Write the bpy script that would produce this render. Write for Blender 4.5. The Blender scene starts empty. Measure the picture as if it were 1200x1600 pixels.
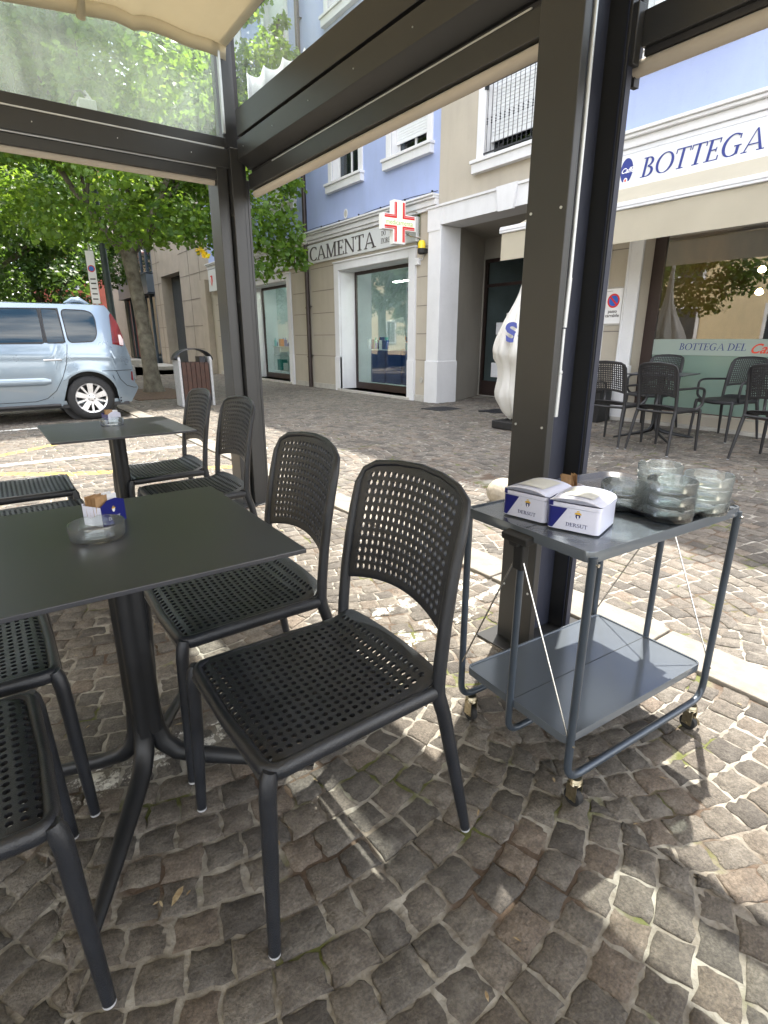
import bpy, bmesh, math, random
import numpy as np
from mathutils import Vector, Matrix
R = math.radians
random.seed(7); rng = np.random.default_rng(7)
SC = bpy.context.scene
COL = SC.collection

# ------------------------------------------------------------------ camera, sky, sun, exposure
CAMH = 1.2
cam_d = bpy.data.cameras.new("camera"); cam = bpy.data.objects.new("camera", cam_d); COL.objects.link(cam)
cam_d.sensor_fit = 'VERTICAL'; cam_d.sensor_height = 36.0; cam_d.lens = 855.0/1600*36
cam.location = (0, 0, CAMH); cam.rotation_euler = (R(90-17.5), 0, R(-36.0))
cam_d.clip_start = 0.02; cam_d.clip_end = 800
SC.camera = cam
SUN_E, SUN_A = R(66), R(30)      # elevation, azimuth from +X towards +Y
sdir = Vector((math.cos(SUN_E)*math.cos(SUN_A), math.cos(SUN_E)*math.sin(SUN_A), math.sin(SUN_E)))
w = bpy.data.worlds.new("World"); SC.world = w; w.use_nodes = True
nt = w.node_tree; bg = nt.nodes["Background"]; sky = nt.nodes.new("ShaderNodeTexSky")
sky.sky_type = 'NISHITA'; sky.sun_disc = False; sky.sun_elevation = SUN_E; sky.sun_rotation = R(90)-SUN_A
sky.dust_density = 2.5; sky.air_density = 1.0; sky.ozone_density = 1.0
tcw = nt.nodes.new("ShaderNodeTexCoord"); nzw = nt.nodes.new("ShaderNodeTexNoise"); nzw.inputs["Scale"].default_value = 2.6; nzw.inputs["Detail"].default_value = 9
nzw.inputs["Roughness"].default_value = .58
mpw = nt.nodes.new("ShaderNodeMapping"); mpw.inputs["Scale"].default_value = (1, 1, 2.4); nt.links.new(tcw.outputs["Generated"], mpw.inputs[0]); nt.links.new(mpw.outputs[0], nzw.inputs["Vector"])
mrw = nt.nodes.new("ShaderNodeMapRange"); mrw.inputs[1].default_value = .42; mrw.inputs[2].default_value = .60; mrw.inputs[4].default_value = .85; nt.links.new(nzw.outputs["Fac"], mrw.inputs[0])
mxw = nt.nodes.new("ShaderNodeMix"); mxw.data_type = 'RGBA'; nt.links.new(mrw.outputs[0], mxw.inputs[0]); nt.links.new(sky.outputs[0], mxw.inputs[6]); mxw.inputs[7].default_value = (12.5, 12.0, 11.4, 1)
nt.links.new(mxw.outputs[2], bg.inputs[0]); bg.inputs[1].default_value = 0.15
sun_d = bpy.data.lights.new("sun", 'SUN'); sun_d.energy = 3.4; sun_d.angle = R(0.6); sun_d.color = (1.0, 0.94, 0.84)
sun = bpy.data.objects.new("sun", sun_d); COL.objects.link(sun)
sun.rotation_euler = sdir.to_track_quat('Z', 'Y').to_euler()
SC.view_settings.view_transform = 'Standard'; SC.view_settings.look = 'None'
SC.view_settings.exposure = 1.98; SC.view_settings.gamma = 1.0
SC.cycles.max_bounces = 12; SC.cycles.transparent_max_bounces = 24; SC.cycles.transmission_bounces = 10
SC.cycles.glossy_bounces = 5; SC.cycles.diffuse_bounces = 4

# ------------------------------------------------------------------ materials
MATS = {}
def mat(name, col, rough=0.6, metal=0.0, noise=0.0, nscale=20.0, bump=0.0, bscale=60.0, spec=0.5,
        emit=None, estr=1.0, trans=0.0, ior=1.5, coat=0.0, alpha=None, col2=None, detail=6):
    m = bpy.data.materials.new(name); m.use_nodes = True; t = m.node_tree
    b = t.nodes["Principled BSDF"]
    b.inputs["Base Color"].default_value = (*col, 1); b.inputs["Roughness"].default_value = rough
    b.inputs["Metallic"].default_value = metal; b.inputs["Specular IOR Level"].default_value = spec
    b.inputs["IOR"].default_value = ior; b.inputs["Transmission Weight"].default_value = trans
    b.inputs["Coat Weight"].default_value = coat
    if alpha is not None: b.inputs["Alpha"].default_value = alpha
    if emit: b.inputs["Emission Color"].default_value = (*emit, 1); b.inputs["Emission Strength"].default_value = estr
    if noise > 0 or bump > 0 or col2:
        tc = t.nodes.new("ShaderNodeTexCoord")
    if noise > 0 or col2:
        n = t.nodes.new("ShaderNodeTexNoise"); n.inputs["Scale"].default_value = nscale
        n.inputs["Detail"].default_value = detail; n.inputs["Roughness"].default_value = 0.6
        t.links.new(tc.outputs["Object"], n.inputs["Vector"])
        r = t.nodes.new("ShaderNodeValToRGB")
        r.color_ramp.elements[0].position = 0.32; r.color_ramp.elements[1].position = 0.68
        c2 = col2 if col2 else tuple(min(1, c*(1+noise)) for c in col)
        c1 = col if col2 else tuple(c*(1-noise) for c in col)
        r.color_ramp.elements[0].color = (*c1, 1); r.color_ramp.elements[1].color = (*c2, 1)
        t.links.new(n.outputs["Fac"], r.inputs[0]); t.links.new(r.outputs[0], b.inputs["Base Color"])
        mr = t.nodes.new("ShaderNodeMapRange"); mr.inputs[3].default_value = rough*0.88; mr.inputs[4].default_value = min(1, rough*1.14)
        t.links.new(n.outputs["Fac"], mr.inputs[0]); t.links.new(mr.outputs[0], b.inputs["Roughness"])
    if bump > 0:
        n2 = t.nodes.new("ShaderNodeTexNoise"); n2.inputs["Scale"].default_value = bscale; n2.inputs["Detail"].default_value = 5
        t.links.new(tc.outputs["Object"], n2.inputs["Vector"])
        bp = t.nodes.new("ShaderNodeBump"); bp.inputs["Strength"].default_value = bump; bp.inputs["Distance"].default_value = 0.01
        t.links.new(n2.outputs["Fac"], bp.inputs["Height"]); t.links.new(bp.outputs[0], b.inputs["Normal"])
    MATS[name] = m
    return m

def glass_pane(name, tint=(0.9, 0.95, 0.95), refl=0.35, rough=0.0, milk=0.0, milkcol=(0.8, 0.85, 0.85), streak=0.0):
    """window glass: straight-through transparency, Fresnel reflection, optional dirt film"""
    m = bpy.data.materials.new(name); m.use_nodes = True; t = m.node_tree
    for n in list(t.nodes): t.nodes.remove(n)
    out = t.nodes.new("ShaderNodeOutputMaterial"); tr = t.nodes.new("ShaderNodeBsdfTransparent"); tr.inputs[0].default_value = (*tint, 1)
    gl = t.nodes.new("ShaderNodeBsdfGlossy"); gl.inputs["Roughness"].default_value = rough
    fr = t.nodes.new("ShaderNodeFresnel"); fr.inputs[0].default_value = 1.0+refl*2
    ge = t.nodes.new("ShaderNodeNewGeometry"); iv = t.nodes.new("ShaderNodeMath"); iv.operation = 'SUBTRACT'; iv.inputs[0].default_value = 1.0; t.links.new(ge.outputs["Backfacing"], iv.inputs[1])
    ml = t.nodes.new("ShaderNodeMath"); ml.operation = 'MULTIPLY'; t.links.new(fr.outputs[0], ml.inputs[0]); t.links.new(iv.outputs[0], ml.inputs[1])
    mx = t.nodes.new("ShaderNodeMixShader"); t.links.new(ml.outputs[0], mx.inputs[0])
    t.links.new(tr.outputs[0], mx.inputs[1]); t.links.new(gl.outputs[0], mx.inputs[2])
    last = mx
    if milk > 0:
        d = t.nodes.new("ShaderNodeBsdfDiffuse"); d.inputs[0].default_value = (*milkcol, 1)
        tl = t.nodes.new("ShaderNodeBsdfTranslucent"); tl.inputs[0].default_value = (*milkcol, 1)
        dm = t.nodes.new("ShaderNodeMixShader"); dm.inputs[0].default_value = 0.5
        t.links.new(d.outputs[0], dm.inputs[1]); t.links.new(tl.outputs[0], dm.inputs[2])
        m2 = t.nodes.new("ShaderNodeMixShader"); m2.inputs[0].default_value = milk
        if streak > 0:
            tc = t.nodes.new("ShaderNodeTexCoord"); mp = t.nodes.new("ShaderNodeMapping"); mp.inputs["Scale"].default_value = (5, 5, 1.2)
            nz = t.nodes.new("ShaderNodeTexNoise"); nz.inputs["Scale"].default_value = 2.2; nz.inputs["Detail"].default_value = 8
            t.links.new(tc.outputs["Object"], mp.inputs[0]); t.links.new(mp.outputs[0], nz.inputs["Vector"])
            mr = t.nodes.new("ShaderNodeMapRange"); mr.inputs[1].default_value = 0.35; mr.inputs[2].default_value = 0.75
            mr.inputs[3].default_value = milk*(1-streak); mr.inputs[4].default_value = milk*(1+streak)
            t.links.new(nz.outputs["Fac"], mr.inputs[0]); t.links.new(mr.outputs[0], m2.inputs[0])
        t.links.new(mx.outputs[0], m2.inputs[1]); t.links.new(dm.outputs[0], m2.inputs[2]); last = m2
    t.links.new(last.outputs[0], out.inputs[0]); MATS[name] = m
    return m

def fabric(name, col, transl=0.5, rough=0.9, bump=0.15):
    m = bpy.data.materials.new(name); m.use_nodes = True; t = m.node_tree
    b = t.nodes["Principled BSDF"]; out = t.nodes["Material Output"]
    b.inputs["Base Color"].default_value = (*col, 1); b.inputs["Roughness"].default_value = rough; b.inputs["Specular IOR Level"].default_value = 0.2
    tl = t.nodes.new("ShaderNodeBsdfTranslucent"); tl.inputs[0].default_value = (*[c*0.9 for c in col], 1)
    mx = t.nodes.new("ShaderNodeMixShader"); mx.inputs[0].default_value = transl
    tc = t.nodes.new("ShaderNodeTexCoord")
    n = t.nodes.new("ShaderNodeTexNoise"); n.inputs["Scale"].default_value = 3.0; n.inputs["Detail"].default_value = 7
    r = t.nodes.new("ShaderNodeValToRGB"); r.color_ramp.elements[0].position = .35; r.color_ramp.elements[1].position = .65
    r.color_ramp.elements[0].color = (*[c*.93 for c in col], 1); r.color_ramp.elements[1].color = (*col, 1)
    t.links.new(tc.outputs["Object"], n.inputs["Vector"]); t.links.new(n.outputs[0], r.inputs[0]); t.links.new(r.outputs[0], b.inputs["Base Color"])
    n2 = t.nodes.new("ShaderNodeTexNoise"); n2.inputs["Scale"].default_value = 9; n2.inputs["Detail"].default_value = 4
    bp = t.nodes.new("ShaderNodeBump"); bp.inputs["Strength"].default_value = bump; bp.inputs["Distance"].default_value = .03
    t.links.new(tc.outputs["Object"], n2.inputs["Vector"]); t.links.new(n2.outputs[0], bp.inputs["Height"]); t.links.new(bp.outputs[0], b.inputs["Normal"])
    t.links.new(b.outputs[0], mx.inputs[1]); t.links.new(tl.outputs[0], mx.inputs[2]); t.links.new(mx.outputs[0], out.inputs[0])
    MATS[name] = m; return m

M = MATS
mat("frame_metal", (0.044, 0.045, 0.046), 0.36, 0.35, noise=0.05, nscale=3, bump=0.03, bscale=400)
mat("frame_metal_dark", (0.022, 0.021, 0.022), 0.55, 0.0, noise=0.1, nscale=6)
mat("navy_shade", (0.018, 0.022, 0.040), 0.55, noise=.1)  # navy holds the post recess's shade and bluish reflection as colour
mat("black_rubber", (0.012, 0.012, 0.012), 0.7, noise=0.2, nscale=30)
mat("plastic_anthracite", (0.0150, 0.0170, 0.0215), 0.30, noise=0.22, nscale=14, bump=0.22, bscale=420)
mat("plastic_far", (0.014, 0.014, 0.016), 0.5, noise=0.12, nscale=10, bump=0.1, bscale=200)
mat("glide_grey", (0.35, 0.36, 0.38), 0.5, noise=.1)
mat("table_laminate", (0.038, 0.040, 0.048), 0.30, noise=0.06, nscale=5, bump=0.05, bscale=500)
mat("table_base", (0.009, 0.010, 0.012), 0.45, noise=0.15, nscale=16, bump=0.06, bscale=250)
mat("trolley_paint", (0.150, 0.172, 0.198), 0.14, 0.45, noise=0.03, nscale=3, bump=0.02, bscale=120)
mat("trolley_tube", (0.055, 0.070, 0.090), 0.30, 0.3, noise=0.12, nscale=12, bump=0.03, bscale=200)
mat("chrome", (0.62, 0.60, 0.56), 0.22, 1.0, noise=.1, nscale=40)
mat("zinc", (0.42, 0.37, 0.26), 0.35, 1.0, noise=.25, nscale=60)
mat("tin_white", (0.66, 0.68, 0.82), 0.28, 0.0, noise=0.03, nscale=6, coat=.3)
mat("tin_blue", (0.012, 0.016, 0.16), 0.32, noise=0.08, nscale=10, coat=.3)
mat("print_blue", (0.01, 0.02, 0.14), 0.5, noise=.05)
mat("print_gold", (0.62, 0.40, 0.05), 0.45, noise=.1)
mat("print_white", (0.82, 0.82, 0.84), 0.5, noise=.03)
mat("paper_brown", (0.36, 0.22, 0.11), 0.8, noise=0.2, nscale=60)
mat("paper_white", (0.78, 0.79, 0.82), 0.75, noise=0.05, nscale=30)
mat("tray_black", (0.020, 0.020, 0.022), 0.20, noise=.25, nscale=30, bump=.1, bscale=500)
mat("label_card", (0.62, 0.62, 0.58), 0.3, noise=.12, nscale=20)
glass_pane("clear_glass", (0.975, 0.99, 1.0), refl=0.27, rough=0.03, milk=.02, milkcol=(.85, .95, 1))
def crystal():
    m = M["clear_glass"]; t = m.node_tree
    for n in list(t.nodes): t.nodes.remove(n)
    N_ = t.nodes.new; out = N_("ShaderNodeOutputMaterial"); tr = N_("ShaderNodeBsdfTransparent"); gl = N_("ShaderNodeBsdfGlass"); gs = N_("ShaderNodeBsdfGlossy"); df = N_("ShaderNodeBsdfTranslucent")
    lw = N_("ShaderNodeLayerWeight"); lw.inputs[0].default_value = .38; rp = N_("ShaderNodeValToRGB"); rp.color_ramp.elements[0].color = (.97, 1, 1, 1); rp.color_ramp.elements[1].color = (.76, .92, .97, 1); rp.color_ramp.elements[0].position = .35; rp.color_ramp.elements[1].position = 1
    t.links.new(lw.outputs["Facing"], rp.inputs[0]); t.links.new(rp.outputs[0], tr.inputs[0])
    gl.inputs["IOR"].default_value = 1.42; gl.inputs["Roughness"].default_value = .0; gl.inputs[0].default_value = (.96, 1, 1, 1); gs.inputs["Roughness"].default_value = .10
    df.inputs[0].default_value = (.92, .98, 1, 1)
    m1 = N_("ShaderNodeMixShader"); m1.inputs[0].default_value = .05; t.links.new(tr.outputs[0], m1.inputs[1]); t.links.new(gl.outputs[0], m1.inputs[2])
    m2 = N_("ShaderNodeMixShader"); ml = N_("ShaderNodeMath"); ml.operation = 'MULTIPLY'; ml.inputs[1].default_value = 1.25; t.links.new(lw.outputs["Fresnel"], ml.inputs[0]); t.links.new(ml.outputs[0], m2.inputs[0])
    t.links.new(m1.outputs[0], m2.inputs[1]); t.links.new(gs.outputs[0], m2.inputs[2])
    m3 = N_("ShaderNodeMixShader"); m3.inputs[0].default_value = .04; t.links.new(m2.outputs[0], m3.inputs[1]); t.links.new(df.outputs[0], m3.inputs[2]); t.links.new(m3.outputs[0], out.inputs[0])
crystal()
glass_pane("door_glass", (0.75, 0.78, 0.78), refl=0.16)
mat("alu_rod", (0.55, 0.57, 0.58), 0.42, 0.55, noise=.06)
mat("stucco_blue", (0.335, 0.405, 0.64), 0.92, noise=0.045, nscale=1.2, bump=0.25, bscale=90)
mat("stucco_beige", (0.42, 0.38, 0.315), 0.92, noise=0.05, nscale=1.4, bump=0.25, bscale=90)
mat("stucco_grey_beige", (0.37, 0.35, 0.31), 0.92, noise=0.05, nscale=1.4, bump=0.2, bscale=90)
mat("trim_white", (0.64, 0.645, 0.66), 0.85, noise=0.04, nscale=2.5, bump=0.2, bscale=50)
mat("stone_base", (0.40, 0.385, 0.35), 0.85, noise=0.14, nscale=9, bump=0.2, bscale=60)
mat("board_white", (0.60, 0.615, 0.62), 0.45, noise=0.02)
mat("letters_dark", (0.06, 0.05, 0.05), 0.5, noise=.1)
mat("letters_blue", (0.020, 0.034, 0.20), 0.45, noise=.05)
mat("letters_red", (0.62, 0.06, 0.03), 0.5, noise=.05)
mat("letters_green", (0.14, 0.36, 0.08), 0.5, noise=.05)
mat("sign_red", (0.66, 0.03, 0.03), 0.45, noise=.05)
mat("sign_backlit", (0.85, 0.80, 0.62), 0.4, emit=(1.0, 0.92, 0.66), estr=0.12)
mat("brown_frame", (0.032, 0.020, 0.018), 0.4, noise=.1, nscale=8)
mat("maroon_panel", (0.060, 0.022, 0.020), 0.45, noise=.1, nscale=8)
mat("drain_brown", (0.035, 0.024, 0.021), 0.4, 0.2, noise=.2, nscale=8)
mat("shutter_white", (0.66, 0.68, 0.70), 0.55, noise=.03, nscale=10)
mat("curtain", (0.35, 0.34, 0.33), 0.9, noise=.1, nscale=10)
mat("room_dark", (0.10, 0.085, 0.065), 0.9, noise=.2, nscale=2)
mat("room_mid", (0.40, 0.47, 0.50), 0.85, noise=.1, nscale=2)
mat("room_brown", (0.16, 0.105, 0.05), 0.6, noise=.25, nscale=3)
mat("room_cream", (0.55, 0.47, 0.28), 0.8, noise=.1, nscale=2)
mat("shelf_white", (0.7, 0.74, 0.74), 0.5, noise=.04)
mat("iron", (0.035, 0.036, 0.042), 0.5, 0.4, noise=.2, nscale=20)
mat("alarm_yellow", (0.72, 0.52, 0.02), 0.35, noise=.06)
mat("concrete", (0.42, 0.42, 0.42), 0.9, noise=.14, nscale=24, bump=.3, bscale=90)
mat("wood_slats", (0.048, 0.019, 0.011), 0.5, noise=.35, nscale=12)
mat("ballstone", (0.36, 0.32, 0.255), 0.9, noise=.22, nscale=22, bump=.5, bscale=50)
mat("travertine", (0.40, 0.345, 0.285), 0.55, noise=.10, nscale=2.0, bump=.08, bscale=40)
mat("travertine_joint", (0.19, 0.17, 0.15), 0.9, noise=.1)
mat("slate_glass", (0.03, 0.042, 0.055), 0.06, noise=.1, nscale=1)
mat("steel_blue", (0.10, 0.125, 0.155), 0.4, .3, noise=.1, nscale=3)
mat("pole_green", (0.05, 0.066, 0.068), 0.45, .3, noise=.15, nscale=8)
mat("brick_red", (0.28, 0.075, 0.05), 0.9, noise=.2, nscale=3)
mat("cream_wall", (0.56, 0.46, 0.29), 0.9, noise=.05, nscale=1)
mat("soil", (0.10, 0.062, 0.040), 1.0, noise=.4, nscale=14, bump=.9, bscale=30)
mat("car_paint", (0.225, 0.285, 0.345), 0.28, 0.55, noise=.02, nscale=3, coat=1.0)
mat("car_glass", (0.004, 0.020, 0.032), 0.02, 0.0, spec=.6, ior=1.5, noise=.1, nscale=1.5)
mat("car_trim", (0.018, 0.018, 0.020), 0.5, noise=.1)
mat("seam", (0.02, 0.025, 0.03), 0.8, noise=.1)
mat("tyre", (0.020, 0.020, 0.021), 0.8, noise=.2, nscale=20, bump=.3, bscale=60)
mat("alloy", (0.66, 0.66, 0.67), 0.28, 0.7, noise=.06, nscale=10)
mat("tail_red", (0.13, 0.006, 0.010), 0.12, noise=.2, nscale=12, coat=1.0)
mat("tail_clear", (0.60, 0.50, 0.50), 0.15, noise=.1, coat=1.0)
mat("foam_white", (0.80, 0.80, 0.78), 0.8, noise=.03)
mat("lamp_glow", (1, .8, .4), 0.5, emit=(1.0, 0.66, 0.28), estr=16)
mat("tube_glow", (1, .9, .6), 0.5, emit=(1.0, 0.95, 0.80), estr=30)
mat("planter_black", (0.013, 0.013, 0.014), 0.5, noise=.2)
for nm, c in (("prod_teal", (0.06, .35, .33)), ("prod_blue", (.05, .13, .42)), ("prod_orange", (.6, .2, .05)), ("prod_white", (.75, .77, .78)), ("prod_navy", (.02, .05, .17))):
    mat(nm, c, 0.4, noise=.15, nscale=30)
def weather(name, amount=.12):
    t = M[name].node_tree; b = t.nodes["Principled BSDF"]; src = b.inputs["Base Color"].links[0].from_socket
    tc = t.nodes.new("ShaderNodeTexCoord"); prev = src
    for sc, lo, hi, k in (((2.2, 2.2, .35), .50, .78, amount), ((.55, .55, .55), .45, .70, amount*.55), ((9, 9, 9), .60, .72, amount*.5)):
        mp = t.nodes.new("ShaderNodeMapping"); mp.inputs["Scale"].default_value = sc; n = t.nodes.new("ShaderNodeTexNoise"); n.inputs["Scale"].default_value = 2.0; n.inputs["Detail"].default_value = 9
        mr = t.nodes.new("ShaderNodeMapRange"); mr.inputs[1].default_value = lo; mr.inputs[2].default_value = hi; mr.inputs[4].default_value = k
        t.links.new(tc.outputs["Object"], mp.inputs[0]); t.links.new(mp.outputs[0], n.inputs["Vector"]); t.links.new(n.outputs["Fac"], mr.inputs[0])
        mx = t.nodes.new("ShaderNodeMix"); mx.data_type = 'RGBA'; t.links.new(mr.outputs[0], mx.inputs[0]); t.links.new(prev, mx.inputs[6]); mx.inputs[7].default_value = (.16, .15, .13, 1); prev = mx.outputs[2]
    t.links.new(prev, b.inputs["Base Color"])
for n_ in ("stucco_blue", "stucco_beige", "trim_white", "stucco_grey_beige", "travertine"): weather(n_)
weather("concrete", .3)
glass_pane("transom_glass", (0.90, 0.95, 0.93), refl=0.25, milk=0.20, milkcol=(.84, .93, .88), streak=.30)
glass_pane("transom_clear", (0.93, 0.96, 0.96), refl=0.25, milk=0.06, milkcol=(.80, .88, .90), streak=.6)
glass_pane("shop_glass", (0.84, 0.90, 0.89), refl=0.95)
glass_pane("upper_glass", (0.45, 0.48, 0.5), refl=0.30)
glass_pane("frosted_glass", (0.80, 0.9, 0.87), refl=0.25, rough=.12, milk=0.72, milkcol=(.62, .72, .68))
glass_pane("frosted_low", (0.70, 0.86, 0.80), refl=0.25, rough=.05, milk=0.50, milkcol=(.50, .66, .60))
fabric("awning_beige", (0.64, 0.59, 0.47), 0.40)
fabric("canopy_beige", (0.60, 0.545, 0.42), 0.40)
fabric("umbrella_cloth", (0.76, 0.745, 0.70), 0.30, bump=.3)
fabric("blind_roll", (0.52, 0.47, 0.40), 0.05)
fabric("pelmet_white", (0.62, 0.63, 0.64), 0.3)

def leafmat(name, c, c2, tl=0.45):
    m = bpy.data.materials.new(name); m.use_nodes = True; t = m.node_tree; b = t.nodes["Principled BSDF"]; out = t.nodes["Material Output"]
    at = t.nodes.new("ShaderNodeAttribute"); at.attribute_name = "rnd"
    r = t.nodes.new("ShaderNodeValToRGB"); r.color_ramp.elements[0].color = (*c, 1); r.color_ramp.elements[1].color = (*c2, 1)
    t.links.new(at.outputs["Fac"], r.inputs[0]); t.links.new(r.outputs[0], b.inputs["Base Color"])
    b.inputs["Roughness"].default_value = .42; b.inputs["Specular IOR Level"].default_value = .45
    tr = t.nodes.new("ShaderNodeBsdfTranslucent")
    hs = t.nodes.new("ShaderNodeHueSaturation"); hs.inputs["Hue"].default_value = .47; hs.inputs["Saturation"].default_value = 1.1; hs.inputs["Value"].default_value = 3.0
    t.links.new(r.outputs[0], hs.inputs["Color"]); t.links.new(hs.outputs[0], tr.inputs[0])
    mx = t.nodes.new("ShaderNodeMixShader"); mx.inputs[0].default_value = tl
    t.links.new(b.outputs[0], mx.inputs[1]); t.links.new(tr.outputs[0], mx.inputs[2]); t.links.new(mx.outputs[0], out.inputs[0])
    MATS[name] = m
leafmat("leaves", (0.040, 0.098, 0.018), (0.120, 0.205, 0.038), .5)
leafmat("leaves_dark", (0.022, 0.060, 0.013), (0.062, 0.125, 0.026), .38)
leafmat("leaves_yellow", (0.45, 0.40, 0.02), (0.65, 0.55, 0.05))
def barkmat():
    m = mat("bark", (0.060, 0.050, 0.036), 0.95, col2=(0.19, 0.175, 0.135), nscale=5.5, bump=.9, bscale=26)
barkmat()

# cobbles ---------------------------------------------------------
def seg_mask(t, px, py, a, b, wid):
    """node chain: 1 inside a painted band of half width wid round segment a-b"""
    def mth(op, x, y=None, z=None):
        n = t.nodes.new("ShaderNodeMath"); n.operation = op
        for i, v in enumerate((x, y, z)):
            if v is None: continue
            if isinstance(v, (int, float)): n.inputs[i].default_value = v
            else: t.links.new(v, n.inputs[i])
        return n.outputs[0]
    dx, dy = b[0]-a[0], b[1]-a[1]; L = math.hypot(dx, dy); ux, uy = dx/L, dy/L
    rx = mth('SUBTRACT', px, a[0]); ry = mth('SUBTRACT', py, a[1])
    along = mth('ADD', mth('MULTIPLY', rx, ux), mth('MULTIPLY', ry, uy))
    perp = mth('ABSOLUTE', mth('SUBTRACT', mth('MULTIPLY', rx, -uy), mth('MULTIPLY', ry, -ux)))
    m1 = mth('LESS_THAN', perp, wid); m2 = mth('GREATER_THAN', along, 0.0); m3 = mth('LESS_THAN', along, L)
    return mth('MULTIPLY', m1, mth('MULTIPLY', m2, m3)), mth

def cobblemat(name, painted):
    m = bpy.data.materials.new(name); m.use_nodes = True; t = m.node_tree; b = t.nodes["Principled BSDF"]
    at = t.nodes.new("ShaderNodeAttribute"); at.attribute_name = "rnd"
    r = t.nodes.new("ShaderNodeValToRGB"); e = r.color_ramp.elements
    e[0].position = 0; e[0].color = (0.090, 0.082, 0.074, 1); e[1].position = 1; e[1].color = (0.170, 0.140, 0.114, 1)
    for p, c in ((.25, (0.122, 0.112, 0.100, 1)), (.5, (0.142, 0.126, 0.109, 1)), (.75, (0.164, 0.150, 0.131, 1))):
        x = e.new(p); x.color = c
    t.links.new(at.outputs["Fac"], r.inputs[0])
    tc = t.nodes.new("ShaderNodeTexCoord")
    def noise(scale, detail=6, rough=.6):
        n = t.nodes.new("ShaderNodeTexNoise"); n.inputs["Scale"].default_value = scale; n.inputs["Detail"].default_value = detail
        n.inputs["Roughness"].default_value = rough; t.links.new(tc.outputs["Object"], n.inputs["Vector"]); return n.outputs["Fac"]
    def mix(fac, a, bb, typ='MIX'):
        n = t.nodes.new("ShaderNodeMix"); n.data_type = 'RGBA'; n.blend_type = typ
        if isinstance(fac, float): n.inputs[0].default_value = fac
        else: t.links.new(fac, n.inputs[0])
        for i, v in ((6, a), (7, bb)):
            if isinstance(v, tuple): n.inputs[i].default_value = v
            else: t.links.new(v, n.inputs[i])
        return n.outputs[2]
    def rmp(v, a, bb, c=0.0, d=1.0):
        n = t.nodes.new("ShaderNodeMapRange"); n.inputs[1].default_value = a; n.inputs[2].default_value = bb
        n.inputs[3].default_value = c; n.inputs[4].default_value = d; t.links.new(v, n.inputs[0]); return n.outputs[0]
    speck = mix(rmp(noise(160, 3), .35, .7), (0.70, 0.70, 0.70, 1), (1.30, 1.29, 1.27, 1))
    c = mix(1.0, r.outputs[0], speck, 'MULTIPLY')
    blot = mix(rmp(noise(28, 6), .35, .68), (0.74, 0.73, 0.72, 1), (1.22, 1.22, 1.20, 1))
    c = mix(1.0, c, blot, 'MULTIPLY')
    broad = mix(rmp(noise(1.3, 3), .3, .7), (0.86, 0.85, 0.84, 1), (1.12, 1.12, 1.12, 1))
    c = mix(1.0, c, broad, 'MULTIPLY')
    # pale mortar film smeared on some stone tops
    c = mix(rmp(noise(6.5, 10, .72), .56, .70, 0.0, .42), c, (0.36, 0.34, 0.30, 1))
    if painted:
        sx = t.nodes.new("ShaderNodeSeparateXYZ"); t.links.new(tc.outputs["Object"], sx.inputs[0])
        px, py = sx.outputs[0], sx.outputs[1]
        wear = noise(14, 8, .75); wear2 = noise(9, 9, .8)
        mw = None
        for a, bb, ww in (((-6, 6.62), (2.0, 6.56), .05), ((-6, 9.22), (2.0, 9.16), .05), ((-6, 4.03), (2.0, 4.0), .05)):
            k, mth = seg_mask(t, px, py, a, bb, ww); mw = k if mw is None else mth('MAXIMUM', mw, k)
        c = mix(mth('MULTIPLY', mw, rmp(wear, .34, .44)), c, (0.70, 0.70, 0.66, 1))
        k, mth = seg_mask(t, px, py, (-.2, 1.46), (1.98, 1.66), .06)
        k2, mth = seg_mask(t, px, py, (.9, 1.86), (1.98, 1.84), .05)
        c = mix(mth('MULTIPLY', mth('MAXIMUM', k, k2), rmp(wear2, .50, .56)), c, (0.66, 0.64, 0.58, 1))
        my = None
        for a, bb, ww in (((-1.2, 7.0+.05), (.02, 7.12), .06), ((0.02, 7.12), (.86, 7.76), .06), ((-1.5, 6.15), (.06, 6.14), .07), ((.06, 6.14), (.60, 5.72), .07), ((.60, 5.75), (1.95, 5.15), .07)):
            k, mth = seg_mask(t, px, py, a, bb, ww); my = k if my is None else mth('MAXIMUM', my, k)
        c = mix(mth('MULTIPLY', my, rmp(wear, .38, .50, 0, .75)), c, (0.64, 0.40, 0.08, 1))
    t.links.new(c, b.inputs["Base Color"])
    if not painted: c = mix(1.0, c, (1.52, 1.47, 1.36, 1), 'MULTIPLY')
    b.inputs["Roughness"].default_value = .72; b.inputs["Specular IOR Level"].default_value = .4
    t.links.new(rmp(noise(40, 5), .3, .7, .58, .86), b.inputs["Roughness"])
    bp = t.nodes.new("ShaderNodeBump"); bp.inputs["Strength"].default_value = 1.0; bp.inputs["Distance"].default_value = .011
    t.links.new(noise(75, 8, .7), bp.inputs["Height"]); t.links.new(bp.outputs[0], b.inputs["Normal"])
    MATS[name] = m
cobblemat("cobble_patio", True); cobblemat("cobble_street", False)
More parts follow.
